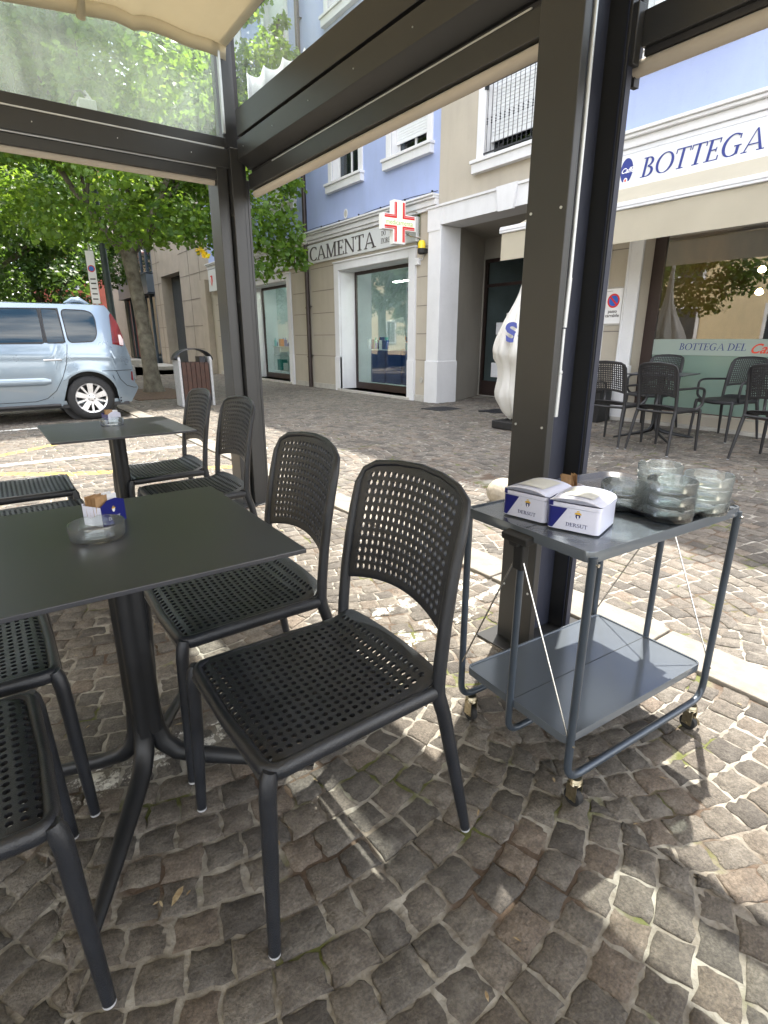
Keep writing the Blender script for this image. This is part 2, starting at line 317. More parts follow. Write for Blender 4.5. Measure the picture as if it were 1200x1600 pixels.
def groutmat():
    m = mat("grout", (0.165, 0.148, 0.122), 0.95, col2=(0.34, 0.325, 0.285), nscale=16, bump=.7, bscale=70)
    t = m.node_tree; b = t.nodes["Principled BSDF"]; src = b.inputs["Base Color"].links[0].from_socket
    tc = t.nodes.new("ShaderNodeTexCoord")
    def nz(s):
        n = t.nodes.new("ShaderNodeTexNoise"); n.inputs["Scale"].default_value = s; n.inputs["Detail"].default_value = 8
        t.links.new(tc.outputs["Object"], n.inputs["Vector"]); return n.outputs["Fac"]
    prev = src
    for s, lo, hi, col in ((2.6, .50, .58, (.085, .060, .042, 1)), (4.3, .57, .64, (.095, .105, .030, 1))):
        mr = t.nodes.new("ShaderNodeMapRange"); mr.inputs[1].default_value = lo; mr.inputs[2].default_value = hi; t.links.new(nz(s), mr.inputs[0])
        mx = t.nodes.new("ShaderNodeMix"); mx.data_type = 'RGBA'; t.links.new(mr.outputs[0], mx.inputs[0]); t.links.new(prev, mx.inputs[6]); mx.inputs[7].default_value = col
        prev = mx.outputs[2]
    t.links.new(prev, b.inputs["Base Color"])
groutmat()
mat("kerb_stone", (0.165, 0.148, 0.125), 0.85, col2=(0.27, 0.247, 0.21), nscale=11, bump=.35, bscale=60); weather("kerb_stone", .4)
mat("asphalt_far", (0.16, 0.145, 0.13), 0.9, noise=.2, nscale=3, bump=.3, bscale=20)

# ------------------------------------------------------------------ mesh helpers
def tag(o, label=None, cat=None, group=None, kind=None):
    if label: o["label"] = label
    if cat: o["category"] = cat
    if group: o["group"] = group
    if kind: o["kind"] = kind
    return o
def thing(name, label, cat, loc=(0, 0, 0), rz=0.0, group=None):
    o = bpy.data.objects.new(name, None); COL.objects.link(o); o.location = loc; o.rotation_euler = (0, 0, rz)
    o.empty_display_size = .1
    return tag(o, label, cat, group)
def dup(root, loc=None, rz=None, label=None):
    r = root.copy(); COL.objects.link(r)
    if loc is not None: r.location = loc
    if rz is not None: r.rotation_euler = (0, 0, rz)
    if label: r["label"] = label
    for ch in list(root.children):
        c = ch.copy(); COL.objects.link(c); c.parent = r
        for g in list(ch.children):
            d = g.copy(); COL.objects.link(d); d.parent = c
    return r

class MB:
    def __init__(s): s.v = []; s.f = []; s.mi = []; s.cur = 0
    def add(s, vs, fs):
        o = len(s.v); s.v += [tuple(v) for v in vs]
        s.f += [tuple(i+o for i in f) for f in fs]; s.mi += [s.cur]*len(fs); return s
    def box(s, x0, x1, y0, y1, z0, z1):
        x0, x1 = sorted((x0, x1)); y0, y1 = sorted((y0, y1)); z0, z1 = sorted((z0, z1))
        vs = [(x, y, z) for x in (x0, x1) for y in (y0, y1) for z in (z0, z1)]
        return s.add(vs, [(0, 1, 3, 2), (4, 6, 7, 5), (0, 4, 5, 1), (2, 3, 7, 6), (0, 2, 6, 4), (1, 5, 7, 3)])
    def cbox(s, c, size, rot=None):
        hx, hy, hz = [d/2 for d in size]
        vs = [Vector((x, y, z)) for x in (-hx, hx) for y in (-hy, hy) for z in (-hz, hz)]
        if rot is not None: vs = [rot @ v for v in vs]
        vs = [v+Vector(c) for v in vs]
        return s.add(vs, [(0, 1, 3, 2), (4, 6, 7, 5), (0, 4, 5, 1), (2, 3, 7, 6), (0, 2, 6, 4), (1, 5, 7, 3)])
    def tube(s, path, rad, n=12, cap=True, squash=None):
        P = [Vector(p) for p in path]; rs = rad if isinstance(rad, (list, tuple)) else [rad]*len(P)
        rings = []; up = None
        for i, p in enumerate(P):
            d = (P[min(i+1, len(P)-1)]-P[max(i-1, 0)]).normalized()
            if up is None:
                up = Vector((0, 0, 1)) if abs(d.z) < .9 else Vector((0, 1, 0))
            u = (up-d*up.dot(d)); 
            if u.length < 1e-5: u = Vector((1, 0, 0))-d*d.x
            u.normalize(); v = d.cross(u); up = u
            k1, k2 = (1, 1) if squash is None else squash
            rings.append([p+(u*math.cos(2*math.pi*k/n)*k1+v*math.sin(2*math.pi*k/n)*k2)*rs[i] for k in range(n)])
        vs = [q for r_ in rings for q in r_]; fs = []
        for i in range(len(P)-1):
            for k in range(n):
                a, b = i*n+k, i*n+(k+1) % n
                fs.append((a, b, b+n, a+n))
        if cap:
            fs.append(tuple(reversed(range(n)))); fs.append(tuple(range((len(P)-1)*n, len(P)*n)))
        return s.add(vs, fs)
    def cyl(s, p0, p1, r, n=16): return s.tube([p0, p1], r, n)
    def lathe(s, prof, c=(0, 0, 0), n=32, close=False, mod=None):
        vs = []
        for j, (r_, z) in enumerate(prof):
            for k in range(n):
                a = 2*math.pi*k/n; zz = z+(mod(a, j) if mod else 0)
                vs.append((c[0]+r_*math.cos(a), c[1]+r_*math.sin(a), c[2]+zz))
        fs = []; m_ = len(prof)
        for j in range(m_-1 + (1 if close else 0)):
            j2 = (j+1) % m_
            for k in range(n):
                fs.append((j*n+k, j*n+(k+1) % n, j2*n+(k+1) % n, j2*n+k))
        if not close:
            fs.append(tuple(reversed(range(n)))); fs.append(tuple(range((m_-1)*n, m_*n)))
        return s.add(vs, fs)
    def prism(s, pts, origin, ux, uy, depth):
        """polygon in the plane (ux,uy) at origin, extruded along ux x uy by depth"""
        ux, uy, o = Vector(ux), Vector(uy), Vector(origin); nn = ux.cross(uy)
        a = [o+ux*p[0]+uy*p[1] for p in pts]; b = [q+nn*depth for q in a]; n = len(pts)
        area = sum(pts[i][0]*pts[(i+1) % n][1]-pts[(i+1) % n][0]*pts[i][1] for i in range(n))
        rev = (area > 0) != (depth < 0)
        top = tuple(range(n, 2*n)); bot = tuple(reversed(range(n)))
        fs = [top, bot]+[(i, (i+1) % n, n+(i+1) % n, n+i) for i in range(n)]
        if not rev: fs = [tuple(reversed(f)) for f in fs]
        return s.add(a+b, fs)
    def grid(s, P, flip=False, wrap=False):
        """P[i][j] points"""
        ni, nj = len(P), len(P[0]); vs = [p for row in P for p in row]; fs = []
        for i in range(ni-1):
            for j in range(nj-(0 if wrap else 1)):
                q = (i*nj+j, i*nj+(j+1) % nj, (i+1)*nj+(j+1) % nj, (i+1)*nj+j)
                fs.append(tuple(reversed(q)) if flip else q)
        return s.add(vs, fs)
    def build(s, name, m, parent=None, smooth=None, bevel=0, bseg=2, loc=None):
        me = bpy.data.meshes.new(name); me.from_pydata([tuple(v) for v in s.v], [], s.f); me.update()
        ms = m if isinstance(m, (list, tuple)) else [m]
        for x in ms: me.materials.append(M[x] if isinstance(x, str) else x)
        if len(ms) > 1: me.polygons.foreach_set("material_index", s.mi)
        if smooth:
            me.polygons.foreach_set("use_smooth", [True]*len(me.polygons))
            me.set_sharp_from_angle(angle=R(smooth))
        o = bpy.data.objects.new(name, me); COL.objects.link(o)
        if parent is not None: o.parent = parent
        if loc is not None: o.location = loc
        if bevel:
            bm = o.modifiers.new("bevel", 'BEVEL'); bm.width = bevel; bm.segments = bseg; bm.limit_method = 'ANGLE'; bm.angle_limit = R(40)
            bm.harden_normals = False
        return o

def arcpts(p0, p1, p2, n=6):
    """quadratic bend"""
    p0, p1, p2 = Vector(p0), Vector(p1), Vector(p2)
    return [p0*(1-t)**2+p1*2*t*(1-t)+p2*t*t for t in [i/n for i in range(n+1)]]
def bendpath(pts, rad, n=5):
    """polyline with rounded corners"""
    P = [Vector(p) for p in pts]; out = [P[0]]
    for i in range(1, len(P)-1):
        a, b, c = P[i-1], P[i], P[i+1]; r1 = min(rad, (a-b).length*.49, (c-b).length*.49)
        out += arcpts(b+(a-b).normalized()*r1, b, b+(c-b).normalized()*r1, n)
    out.append(P[-1]); return out

# facade helper: plane X=const, facing -X, openings with reveals
def wall_x(mb, X, y0, y1, z0, z1, holes=(), depth=.25, face=-1):
    ys = sorted({y0, y1, *[h[0] for h in holes], *[h[1] for h in holes]}); zs = sorted({z0, z1, *[h[2] for h in holes], *[h[3] for h in holes]})
    ys = [y for y in ys if y0 <= y <= y1]; zs = [z for z in zs if z0 <= z <= z1]
    for i in range(len(ys)-1):
        for j in range(len(zs)-1):
            cy, cz = (ys[i]+ys[i+1])/2, (zs[j]+zs[j+1])/2
            if any(h[0] < cy < h[1] and h[2] < cz < h[3] for h in holes): continue
            mb.add([(X, ys[i], zs[j]), (X, ys[i+1], zs[j]), (X, ys[i+1], zs[j+1]), (X, ys[i], zs[j+1])], [(3, 2, 1, 0) if face < 0 else (0, 1, 2, 3)])
    for h in holes:
        a, b, c, d = h[:4]; dp = h[4] if len(h) > 4 else depth
        for q in (((a, c), (a, d)), ((b, d), (b, c)), ((a, d), (b, d)), ((b, c), (a, c))):
            (ya, za), (yb, zb_) = q
            mb.add([(X, ya, za), (X, yb, zb_), (X+dp, yb, zb_), (X+dp, ya, za)], [(0, 1, 2, 3)])
    return mb

def gz(x, y):
    a = min(max((x-3)/4.27, 0), 1); b = min(max((8.5-y)/4.5, 0), 1)
    return .12*a*b

# ------------------------------------------------------------------ serif glyphs
def arcring(cx, cy, rx, ry, irx, iry, a0, a1, n=14):
    o = [(cx+rx*math.cos(R(a0+(a1-a0)*i/n)), cy+ry*math.sin(R(a0+(a1-a0)*i/n))) for i in range(n+1)]
    k = [(cx+irx*math.cos(R(a0+(a1-a0)*i/n)), cy+iry*math.sin(R(a0+(a1-a0)*i/n))) for i in range(n+1)]
    return [[o[i], o[i+1], k[i+1], k[i]] for i in range(n)]
def rect(x0, y0, x1, y1): return [[(x0, y0), (x1, y0), (x1, y1), (x0, y1)]]
def diag(x0, y0, x1, y1, wd): return [[(x0-wd/2, y0), (x0+wd/2, y0), (x1+wd/2, y1), (x1-wd/2, y1)]]
T, N, S_ = .115, .05, .045
def glyph(ch):
    st = lambda x: rect(x, 0, x+T, 1)
    sf = lambda x0, x1, y: rect(x0, y, x1, y+S_)
    if ch == ' ': return [], .30
    if ch == 'M': return st(.79)+sf(.0, .24, 0)+sf(.72, .99, 0)+rect(.09, 0, .09+N, 1)+sf(0, .2, 1-S_)+sf(.76, .99, 1-S_)+diag(.48, 0, .15, 1, T)+diag(.48, 0, .82, 1, N), 1.06
    if ch == 'E': return st(.1)+sf(0, .6, 0)+sf(0, .56, 1-S_)+rect(.2, .48, .45, .53)+rect(.56, 0, .6, .22)+rect(.53, .78, .565, 1)+rect(.43, .40, .46, .61), .68
    if ch == 'D': return st(.1)+sf(0, .3, 0)+sf(0, .3, 1-S_)+arcring(.28, .5, .50, .5, .37, .455, -90, 90, 20), .86
    if ch == 'I': return st(.1)+sf(0, .32, 0)+sf(0, .32, 1-S_), .38
    if ch == 'C': return arcring(.46, .5, .44, .52, .31, .465, 55, 305, 22)+rect(.70, .74, .735, .95)+rect(.70, .05, .735, .2), .80
    if ch == 'G': return arcring(.46, .5, .44, .52, .31, .465, 55, 310, 22)+rect(.70, .74, .735, .95)+rect(.64, .06, .64+T, .42)+sf(.54, .84, .42), .92
    if ch == 'A': return diag(.42, 1, .80, 0, T)[0:0]+[[(.40, 1), (.47, 1), (.85, 0), (.73, 0)]]+[[(.38, .93), (.43, 1.0), (.13, 0), (.08, 0)]]+rect(.2, .31, .63, .355)+sf(0, .24, 0)+sf(.62, .93, 0), .94
    if ch == 'N': return rect(.09, 0, .09+N, 1)+rect(.75, 0, .75+N, 1)+[[(.04, 1), (.18, 1), (.80, 0), (.72, 0)]]+sf(0, .24, 0)+sf(.64, .90, 1-S_)+sf(0, .12, 1-S_), .95
    if ch == 'T': return st(.30)+sf(.2, .52, 0)+sf(.02, .70, 1-S_)+rect(.02, .78, .055, 1)+rect(.665, .78, .70, 1), .74
    if ch == 'B': return st(.1)+sf(0, .3, 0)+sf(0, .3, 1-S_)+arcring(.28, .765, .26, .235, .14, .19, -90, 90)+arcring(.28, .27, .33, .275, .2, .225, -90, 90), .70
    if ch == 'O': return arcring(.46, .5, .44, .52, .315, .475, 0, 360, 30), .93
    if ch == 'L': return st(.1)+sf(0, .58, 0)+sf(0, .32, 1-S_)+rect(.54, 0, .58, .24), .63
    if ch == 'R': return st(.1)+sf(0, .32, 0)+sf(0, .3, 1-S_)+arcring(.28, .73, .28, .27, .16, .22, -90, 90)+[[(.30, .48), (.42, .48), (.76, 0), (.62, 0)]]+sf(.6, .84, 0), .82
    if ch == 'F': return st(.1)+sf(0, .3, 0)+sf(0, .54, 1-S_)+rect(.2, .48, .43, .53)+rect(.51, .78, .545, 1), .6
    if ch == 'V': return [[(.06, 1), (.19, 1), (.50, 0), (.42, 0)]]+[[(.44, 0), (.49, .05), (.80, 1), (.75, 1)]]+sf(0, .26, 1-S_)+sf(.64, .9, 1-S_), .88
    if ch == 'U': return rect(.1, .3, .1+T, 1)+rect(.66, .3, .66+N, 1)+arcring(.405, .32, .305, .34, .205, .29, 180, 360)+sf(0, .32, 1-S_)+sf(.56, .82, 1-S_), .86
    if ch == 'S': return arcring(.30, .74, .25, .27, .14, .215, 40, 270, 14)+arcring(.30, .27, .28, .285, .16, .22, -140, 90, 16)+rect(.46, .76, .5, .97)+rect(.02, .03, .06, .26), .62
    return [], .4
def serif_text(mb, txt, origin, ux, uy, h, width=None, depth=.004, italic=0.0):
    adv = sum(glyph(c)[1] for c in txt); k = (width/(adv*h)) if width else 1.0
    x = 0; ux = Vector(ux); uy = Vector(uy)
    for c in txt:
        polys, a = glyph(c)
        for i, p in enumerate(polys):
            pts = [((q[0]+x+italic*q[1])*h*k, q[1]*h) for q in p]
            mb.prism(pts, Vector(origin)+ux.cross(uy)*(0.00015*(i % 5)), ux, uy, depth)
        x += a
    return mb
def font_obj(name, txt, m, parent, origin, size, rot, shear=0.0, ext=.001, align='LEFT', bold=0.0, xs=1.0):
    cu = bpy.data.curves.new(name, 'FONT'); cu.body = txt; cu.size = size; cu.shear = shear; cu.extrude = ext; cu.align_x = align; cu.offset = bold
    cu.resolution_u = 4
    tmp = bpy.data.objects.new(name+"_tmp", cu); COL.objects.link(tmp)
    dg = bpy.context.evaluated_depsgraph_get(); me = bpy.data.meshes.new_from_object(tmp.evaluated_get(dg))
    bpy.data.objects.remove(tmp); bpy.data.curves.remove(cu)
    me.materials.clear(); me.materials.append(M[m]); o = bpy.data.objects.new(name, me); COL.objects.link(o)
    if parent is not None: o.parent = parent
    o.location = origin; o.rotation_euler = rot; o.scale = (xs, 1, 1); me.name = name
    return o
FACE_NX = (R(90), 0, R(-90))      # text facing -X

# ================================================================== GROUND
def fast_mesh(name, verts, faces_flat, nper, mats, attr=None, smooth=False, parent=None):
    me = bpy.data.meshes.new(name); nv = len(verts); nf = len(nper)
    me.vertices.add(nv); me.vertices.foreach_set("co", np.asarray(verts, dtype=np.float32).ravel())
    me.loops.add(len(faces_flat)); me.loops.foreach_set("vertex_index", np.asarray(faces_flat, dtype=np.int32))
    me.polygons.add(nf); ls = np.concatenate(([0], np.cumsum(nper)[:-1])).astype(np.int32)
    me.polygons.foreach_set("loop_start", ls); me.polygons.foreach_set("loop_total", np.asarray(nper, dtype=np.int32))
    me.update(calc_edges=True); me.validate()
    if attr is not None:
        a = me.attributes.new("rnd", 'FLOAT', 'POINT'); a.data.foreach_set("value", np.asarray(attr, dtype=np.float32))
    if smooth: me.polygons.foreach_set("use_smooth", [True]*nf)
    for m in mats: me.materials.append(M[m])
    o = bpy.data.objects.new(name, me); COL.objects.link(o)
    if parent is not None: o.parent = parent
    return o

def cobbles(name, x0, x1, y0, y1, W, pitch, axis, off, m, near=None, sgn=1, size=.098, exclude=None):
    """segmental-arc setts: bands of width W across, arcs repeated along the other axis"""
    V = []; F = []; NP = []; A = []
    Rr = W*.92
    if axis == 'y': u0, u1, t0, t1 = x0, x1, y0, y1
    else: u0, u1, t0, t1 = y0, y1, x0, x1
    nb0 = math.floor((u0-off)/W)-1; nb1 = math.ceil((u1-off)/W)+1
    for b in range(nb0, nb1+1):
        uc = off+b*W
        # alternate band direction like contrasting arches
        amax = math.asin(W/2/Rr); L = 2*amax*Rr; ns = max(3, int(round(L/size)))
        for k in range(int((t0-1)/pitch)-2, int((t1+1)/pitch)+3):
            tb = k*pitch; da = 2*amax/ns; jit = random.uniform(-.5, .5)*da if True else 0
            edges = [-amax]+[-amax+(i+.5)*da*1.0+jit+random.uniform(-.13, .13)*da for i in range(0, ns)]+[amax]
            edges = sorted(e for e in edges if -amax <= e <= amax)
            for i in range(len(edges)-1):
                a0, a1 = edges[i], edges[i+1]
                if a1-a0 < .28*da: continue
                am = (a0+a1)/2; kj = random.uniform(-.006, .006)
                pts = []
                for a, side in ((a0, 0), (a1, 0), (a1, 1), (a0, 1)):
                    g = math.cos(a)*Rr-Rr
                    u = Rr*math.sin(a); t_ = tb+sgn*g
                    if side:
                        p = pitch*math.cos(a)
                        u += math.sin(a)*p*1.0; t_ += sgn*math.cos(a)*p
                        u = max(-W/2-.01, min(W/2+.01, u))
                    pts.append((uc+u, t_))
                cu = sum(p[0] for p in pts)/4; ct = sum(p[1] for p in pts)/4
                if not (u0 < cu < u1 and t0 < ct < t1): continue
                P2 = [(p[0], p[1]) if axis == 'y' else (p[1], p[0]) for p in pts]
                cx, cy = sum(p[0] for p in P2)/4, sum(p[1] for p in P2)/4
                if exclude and exclude(cx, cy): continue
                dist = math.hypot(cx, cy)
                area = sum(P2[q][0]*P2[(q+1) % 4][1]-P2[(q+1) % 4][0]*P2[q][1] for q in range(4))
                if area < 0: P2 = P2[::-1]
                # polygon with mid points, jittered, inset for the joint
                nm = 4 if dist < 3.2 else (2 if dist < 7 else 1)
                gap = random.uniform(.0018, .0048)
                ring = []
                for q in range(4):
                    pA, pB = P2[q], P2[(q+1) % 4]
                    for s_ in range(nm):
                        f = s_/nm; x, y = pA[0]*(1-f)+pB[0]*f, pA[1]*(1-f)+pB[1]*f
                        jj = .0052 if s_ else .0065
                        x += random.uniform(-jj, jj); y += random.uniform(-jj, jj)
                        d = math.hypot(x-cx, y-cy)+1e-6
                        gg = gap*(1.35 if s_ == 0 else 1.0)
                        ring.append((x-(x-cx)/d*gg, y-(y-cy)/d*gg))
                n = len(ring); o = len(V); zz = gz(cx, cy)+random.uniform(-.003, .003)
                tx, ty = random.uniform(-.012, .012), random.uniform(-.012, .012)
                rv = random.random()
                for (x, y) in ring: V.append((x, y, zz-.022))
                for (x, y) in ring: V.append((cx+(x-cx)*.985, cy+(y-cy)*.985, zz-.0038+tx*(x-cx)+ty*(y-cy)+random.uniform(-.001, .001)))
                for (x, y) in ring: V.append((cx+(x-cx)*.91, cy+(y-cy)*.90, zz-.0006+tx*(x-cx)+ty*(y-cy)+random.uniform(-.0012, .0012)))
                V.append((cx, cy, zz+.0006)); c = o+3*n
                A += [rv]*(3*n+1)
                for q in range(n):
                    r_ = (q+1) % n
                    F += [o+q, o+r_, o+n+r_, o+n+q]; NP.append(4)
                    F += [o+n+q, o+n+r_, o+2*n+r_, o+2*n+q]; NP.append(4)
                    F += [o+2*n+q, o+2*n+r_, c]; NP.append(3)
    o = fast_mesh(name, V, F, NP, [m], A, smooth=True)
    tag(o, kind="structure")
    return o
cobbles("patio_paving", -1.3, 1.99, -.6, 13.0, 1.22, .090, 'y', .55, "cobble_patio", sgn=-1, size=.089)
def pit(x, y): return (2.62 < x < 3.98 and 12.2 < y < 15.0) or (3.27 < x < 3.67 and 3.07 < y < 3.46) or (6.32 < x < 6.86 and 7.05 < y < 7.60)
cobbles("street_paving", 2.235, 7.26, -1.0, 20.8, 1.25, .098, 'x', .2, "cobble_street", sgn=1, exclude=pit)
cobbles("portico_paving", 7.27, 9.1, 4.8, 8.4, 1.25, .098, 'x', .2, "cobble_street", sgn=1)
# ground sheet with the cross slope, reaching the horizon
mb = MB()
xs = [-260, -60, -10, -2, 0, 2.1, 3, 4, 5, 6, 7.27, 9.2, 30, 80, 260]; ys = [-260, -60, -10, -2, 0, 2, 4, 4.75, 5.5, 6.5, 7.5, 8.5, 12, 22, 60, 120, 300]
mb.grid([[(x, y, gz(x, y)-.0040) for y in ys] for x in xs], flip=True)
tag(mb.build("ground", "grout"), kind="structure")
mb = MB(); mb.add([(-60, 21, -.004), (60, 21, -.004), (60, 120, -.004), (-60, 120, -.004)], [(0, 1, 2, 3)]); tag(mb.build("road", "asphalt_far"), kind="structure")
# kerb strip of long pale stones, near flush
mb = MB(); y = -2.0
while y < 21:
    L = random.uniform(.75, 1.15)
    j = lambda: random.uniform(-.004, .004)
    mb.box(2.0+j(), 2.225+j(), y+.005, y+L-.005, -.05, .016+j()*.5); y += L
tag(mb.build("kerb", "kerb_stone", bevel=.006), kind="structure")

# ================================================================== BLUE BUILDING
FX = 7.27
bld = thing("townhouse", "sky blue and beige townhouse with white window surrounds and a portico", "building", (FX, 10, 0))
def bp_(name, mb, m, parent=bld, **k):
    """build in world coordinates under the thing at (FX,10,0)"""
    o = mb.build(name, m, None, **k); o.parent = parent
    o.matrix_parent_inverse = Matrix.Translation(-(Vector(bld.location)))
    return o
def sub_(o, name, mb, m, **k):
    c = mb.build(name, m, None, **k); c.parent = o; return c
TOP = 9.5
up_c = [(9.22, 1), (11.43, 1), (14.45, 1), (17.1, 1), (4.12, 1), (1.6, 1), (-1.0, 1)]
holes_up = []
for c, _ in up_c:
    for z0 in (4.54, 7.64): holes_up.append((c-.54, c+.54, z0, z0+1.62, .22))
shopA = (9.13, 11.75, .05, 2.72, .42); shopB = (14.43, 17.05, .05, 2.72, .42)
mb = MB()
wall_x(mb, FX, 8.32, 20.4, 3.6, TOP, [h for h in holes_up if h[0] > 8.32])
wall_blue = bp_("upper_wall", mb, "stucco_blue"); mb = MB(); wall_x(mb, FX, -3, 4.98, 3.6, TOP, [h for h in holes_up if h[1] < 4.98])
mb.box(FX+.05, FX+9, -3, -2.9, 0, TOP)
wall_blue = bp_("upper_wall", mb, "stucco_blue")
mb = MB(); mb.box(FX+.05, FX+9, 20.3, 20.4, 0, TOP); bp_("side_wall", mb, "stucco_blue")
mb = MB()
wall_x(mb, FX, 8.55, 14.2, 0, 3.6, [shopA]); wall_x(mb, FX, 14.2, 20.4, 0, 3.6, [shopB])
wall_x(mb, FX, -3, 4.75, 0, 3.6, [(1.25, 4.29, .28, 3.0, .24)])
wall_x(mb, FX-.012, 4.98, 8.32, 3.3, TOP, [(6.06, 7.24, 3.97, 6.35, .25), (6.06, 7.24, 7.2, 9.2, .25)])
ground_wall = bp_("ground_floor_wall", mb, "stucco_beige")
# horizontal grooves in the render
mb = MB()
for y0, y1 in ((8.56, 8.90), (11.97, 13.1), (13.3, 14.13), (17.35, 20.0), (4.50, 4.75)):
    for z in (.80, 1.30, 1.82, 2.34, 2.86): mb.box(FX-.003, FX+.01, y0, y1, z, z+.014)
bp_("render_groove", mb, "travertine_joint")
mb = MB()
for y0, y1 in ((8.56, 8.93), (11.97, 13.14), (13.26, 14.14), (17.3, 20.0)): mb = MB(); mb.box(FX-.02, FX+.02, y0, y1, -.02, .12); bp_("stone_plinth", mb, "stone_base", bevel=.004)
# cornice and frieze
mb = MB()
for y0, y1 in ((8.33, 20.38), (-3, 4.97)):
    mb.box(FX-.06, FX+.02, y0, y1, 3.44, 3.50); mb.box(FX-.09, FX+.02, y0, y1, 3.502, 3.60)
    mb.box(FX-.14, FX+.02, y0, y1, 3.602, 3.64); mb.box(FX-.17, FX+.02, y0, y1, 3.642, 3.68)
bp_("cornice", mb, "trim_white", bevel=.008)
# eaves
mb = MB(); mb.box(FX-.28, FX+.1, -3.2, 20.6, TOP+.001, TOP+.12); mb.box(FX-.2, FX+9, -3.2, 20.6, TOP+.121, TOP+.4)
bp_("roof", mb, "trim_white")
mb = MB(); mb.box(FX+.6, FX+9, -2.9, 20.3, 3.40, 3.52); mb.box(FX+.6, FX+9, -2.9, 20.3, 6.7, 6.8)
bp_("floor_slab", mb, "room_mid")
# portico: pillars, lintel, keystone
mb = MB()
for y0, y1 in ((8.20, 8.55), (4.75, 5.10)):
    mb.box(FX-.045, FX+.44, y0, y1, -.02, 3.155); 
    mb.box(FX-.062, FX+.455, y0-.014, y1+.014, -.02, .80)
    bp_("portico_pillar", mb, "trim_white", bevel=.006); mb = MB()
mb = MB(); mb.box(FX-.05, FX+.445, 4.74, 8.56, 3.16, 3.47); mb.box(FX-.075, FX-.0505, 4.72, 8.58, 3.452, 3.49)
mb.box(FX-.055, FX-.0505, 8.22, 8.57, 3.08, 3.46)
mb.prism([(-.155, 0), (.155, 0), (.22, .36), (-.22, .36)], (FX-.0501, 6.65, 3.135), (0, -1, 0), (0, 0, 1), .045)
for yy in (8.19, 5.1): mb.box(FX-.058, FX-.051, yy-.02, yy+.0, 3.17, 3.45)
bp_("portico_lintel", mb, "trim_white", bevel=.004)
mb = MB(); mb.box(FX+.446, 9.2, 4.7, 9.05, 3.19, 3.25); bp_("portico_ceiling", mb, "stucco_grey_beige")
mb = MB()
mb.add([(FX+.44, 8.25, 0), (9.09, 8.93, 0), (9.09, 8.93, 3.19), (FX+.44, 8.25, 3.19)], [(0, 1, 2, 3)])
mb.add([(FX+.44, 4.9, 0), (9.09, 4.9, 0), (9.09, 4.9, 3.19), (FX+.44, 4.9, 3.19)], [(3, 2, 1, 0)])
wall_x(mb, 9.1, 4.9, 8.95, 0, 3.19, [(5.3, 8.90, .02, 2.80, .1)])
bp_("portico_wall", mb, "stucco_grey_beige")
mb = MB(); mb.box(FX+.46, 9.05, 8.2, 8.24, 0, .1)
# glazed dark entrance in the portico
mb = MB(); X = 9.13
for y in (8.86, 7.82, 7.74, 6.7, 5.36): mb.box(X-.03, X+.03, y-.035, y+.035, .02, 2.78)
for z in (.04, .30, 2.28, 2.76): mb.box(X-.026, X+.026, 5.3, 8.89, z-.03, z+.03)
mb.box(X-.02, X+.02, 5.3, 8.89, .06, .29)
ent = bp_("entrance_door", mb, "brown_frame")
mb = MB(); mb.box(X-.003, X+.003, 5.3, 8.86, .3, 2.75); sub_(ent, "pane", mb, "door_glass")
mb = MB(); mb.tube([(X-.09, 7.86, .9), (X-.09, 7.86, 1.9)], .015, 10); mb.tube([(X-.09, 7.70, .9), (X-.09, 7.70, 1.9)], .015, 10)
for y in (7.86, 7.70):
    for z in (1.0, 1.8): mb.cyl((X-.09, y, z), (X-.02, y, z), .008, 8)
sub_(ent, "handle", mb, "chrome")
mb = MB()
for y, z, wd, hh in ((8.40, 1.30, .22, .24), (8.15, 1.26, .14, .14), (8.42, .80, .24, .34), (8.48, .42, .22, .30), (8.10, 1.60, .12, .14), (8.2, 1.42, .08, .3)):
    mb.box(X-.008, X-.0045, y-wd/2, y+wd/2, z, z+hh)
sub_(ent, "notice", mb, "paper_white")
mb = MB(); mb.box(9.2, 12, 4.9, 9.2, -.01, 0); mb.box(12, 12.05, 4.9, 9.2, 0, 3.2); mb.box(9.2, 12, 9.15, 9.2, 0, 3.2); mb.box(9.25, 12, 4.9, 4.95, 0, 3.2)
for k in range(4): mb.box(9.9, 10.25, 8.2-.0, 9.0, .35+.4*k, .38+.4*k)
mb.box(9.5, 9.9, 8.05, 8.6, 0, 1.5)
bp_("entrance_hall", mb, "room_brown")

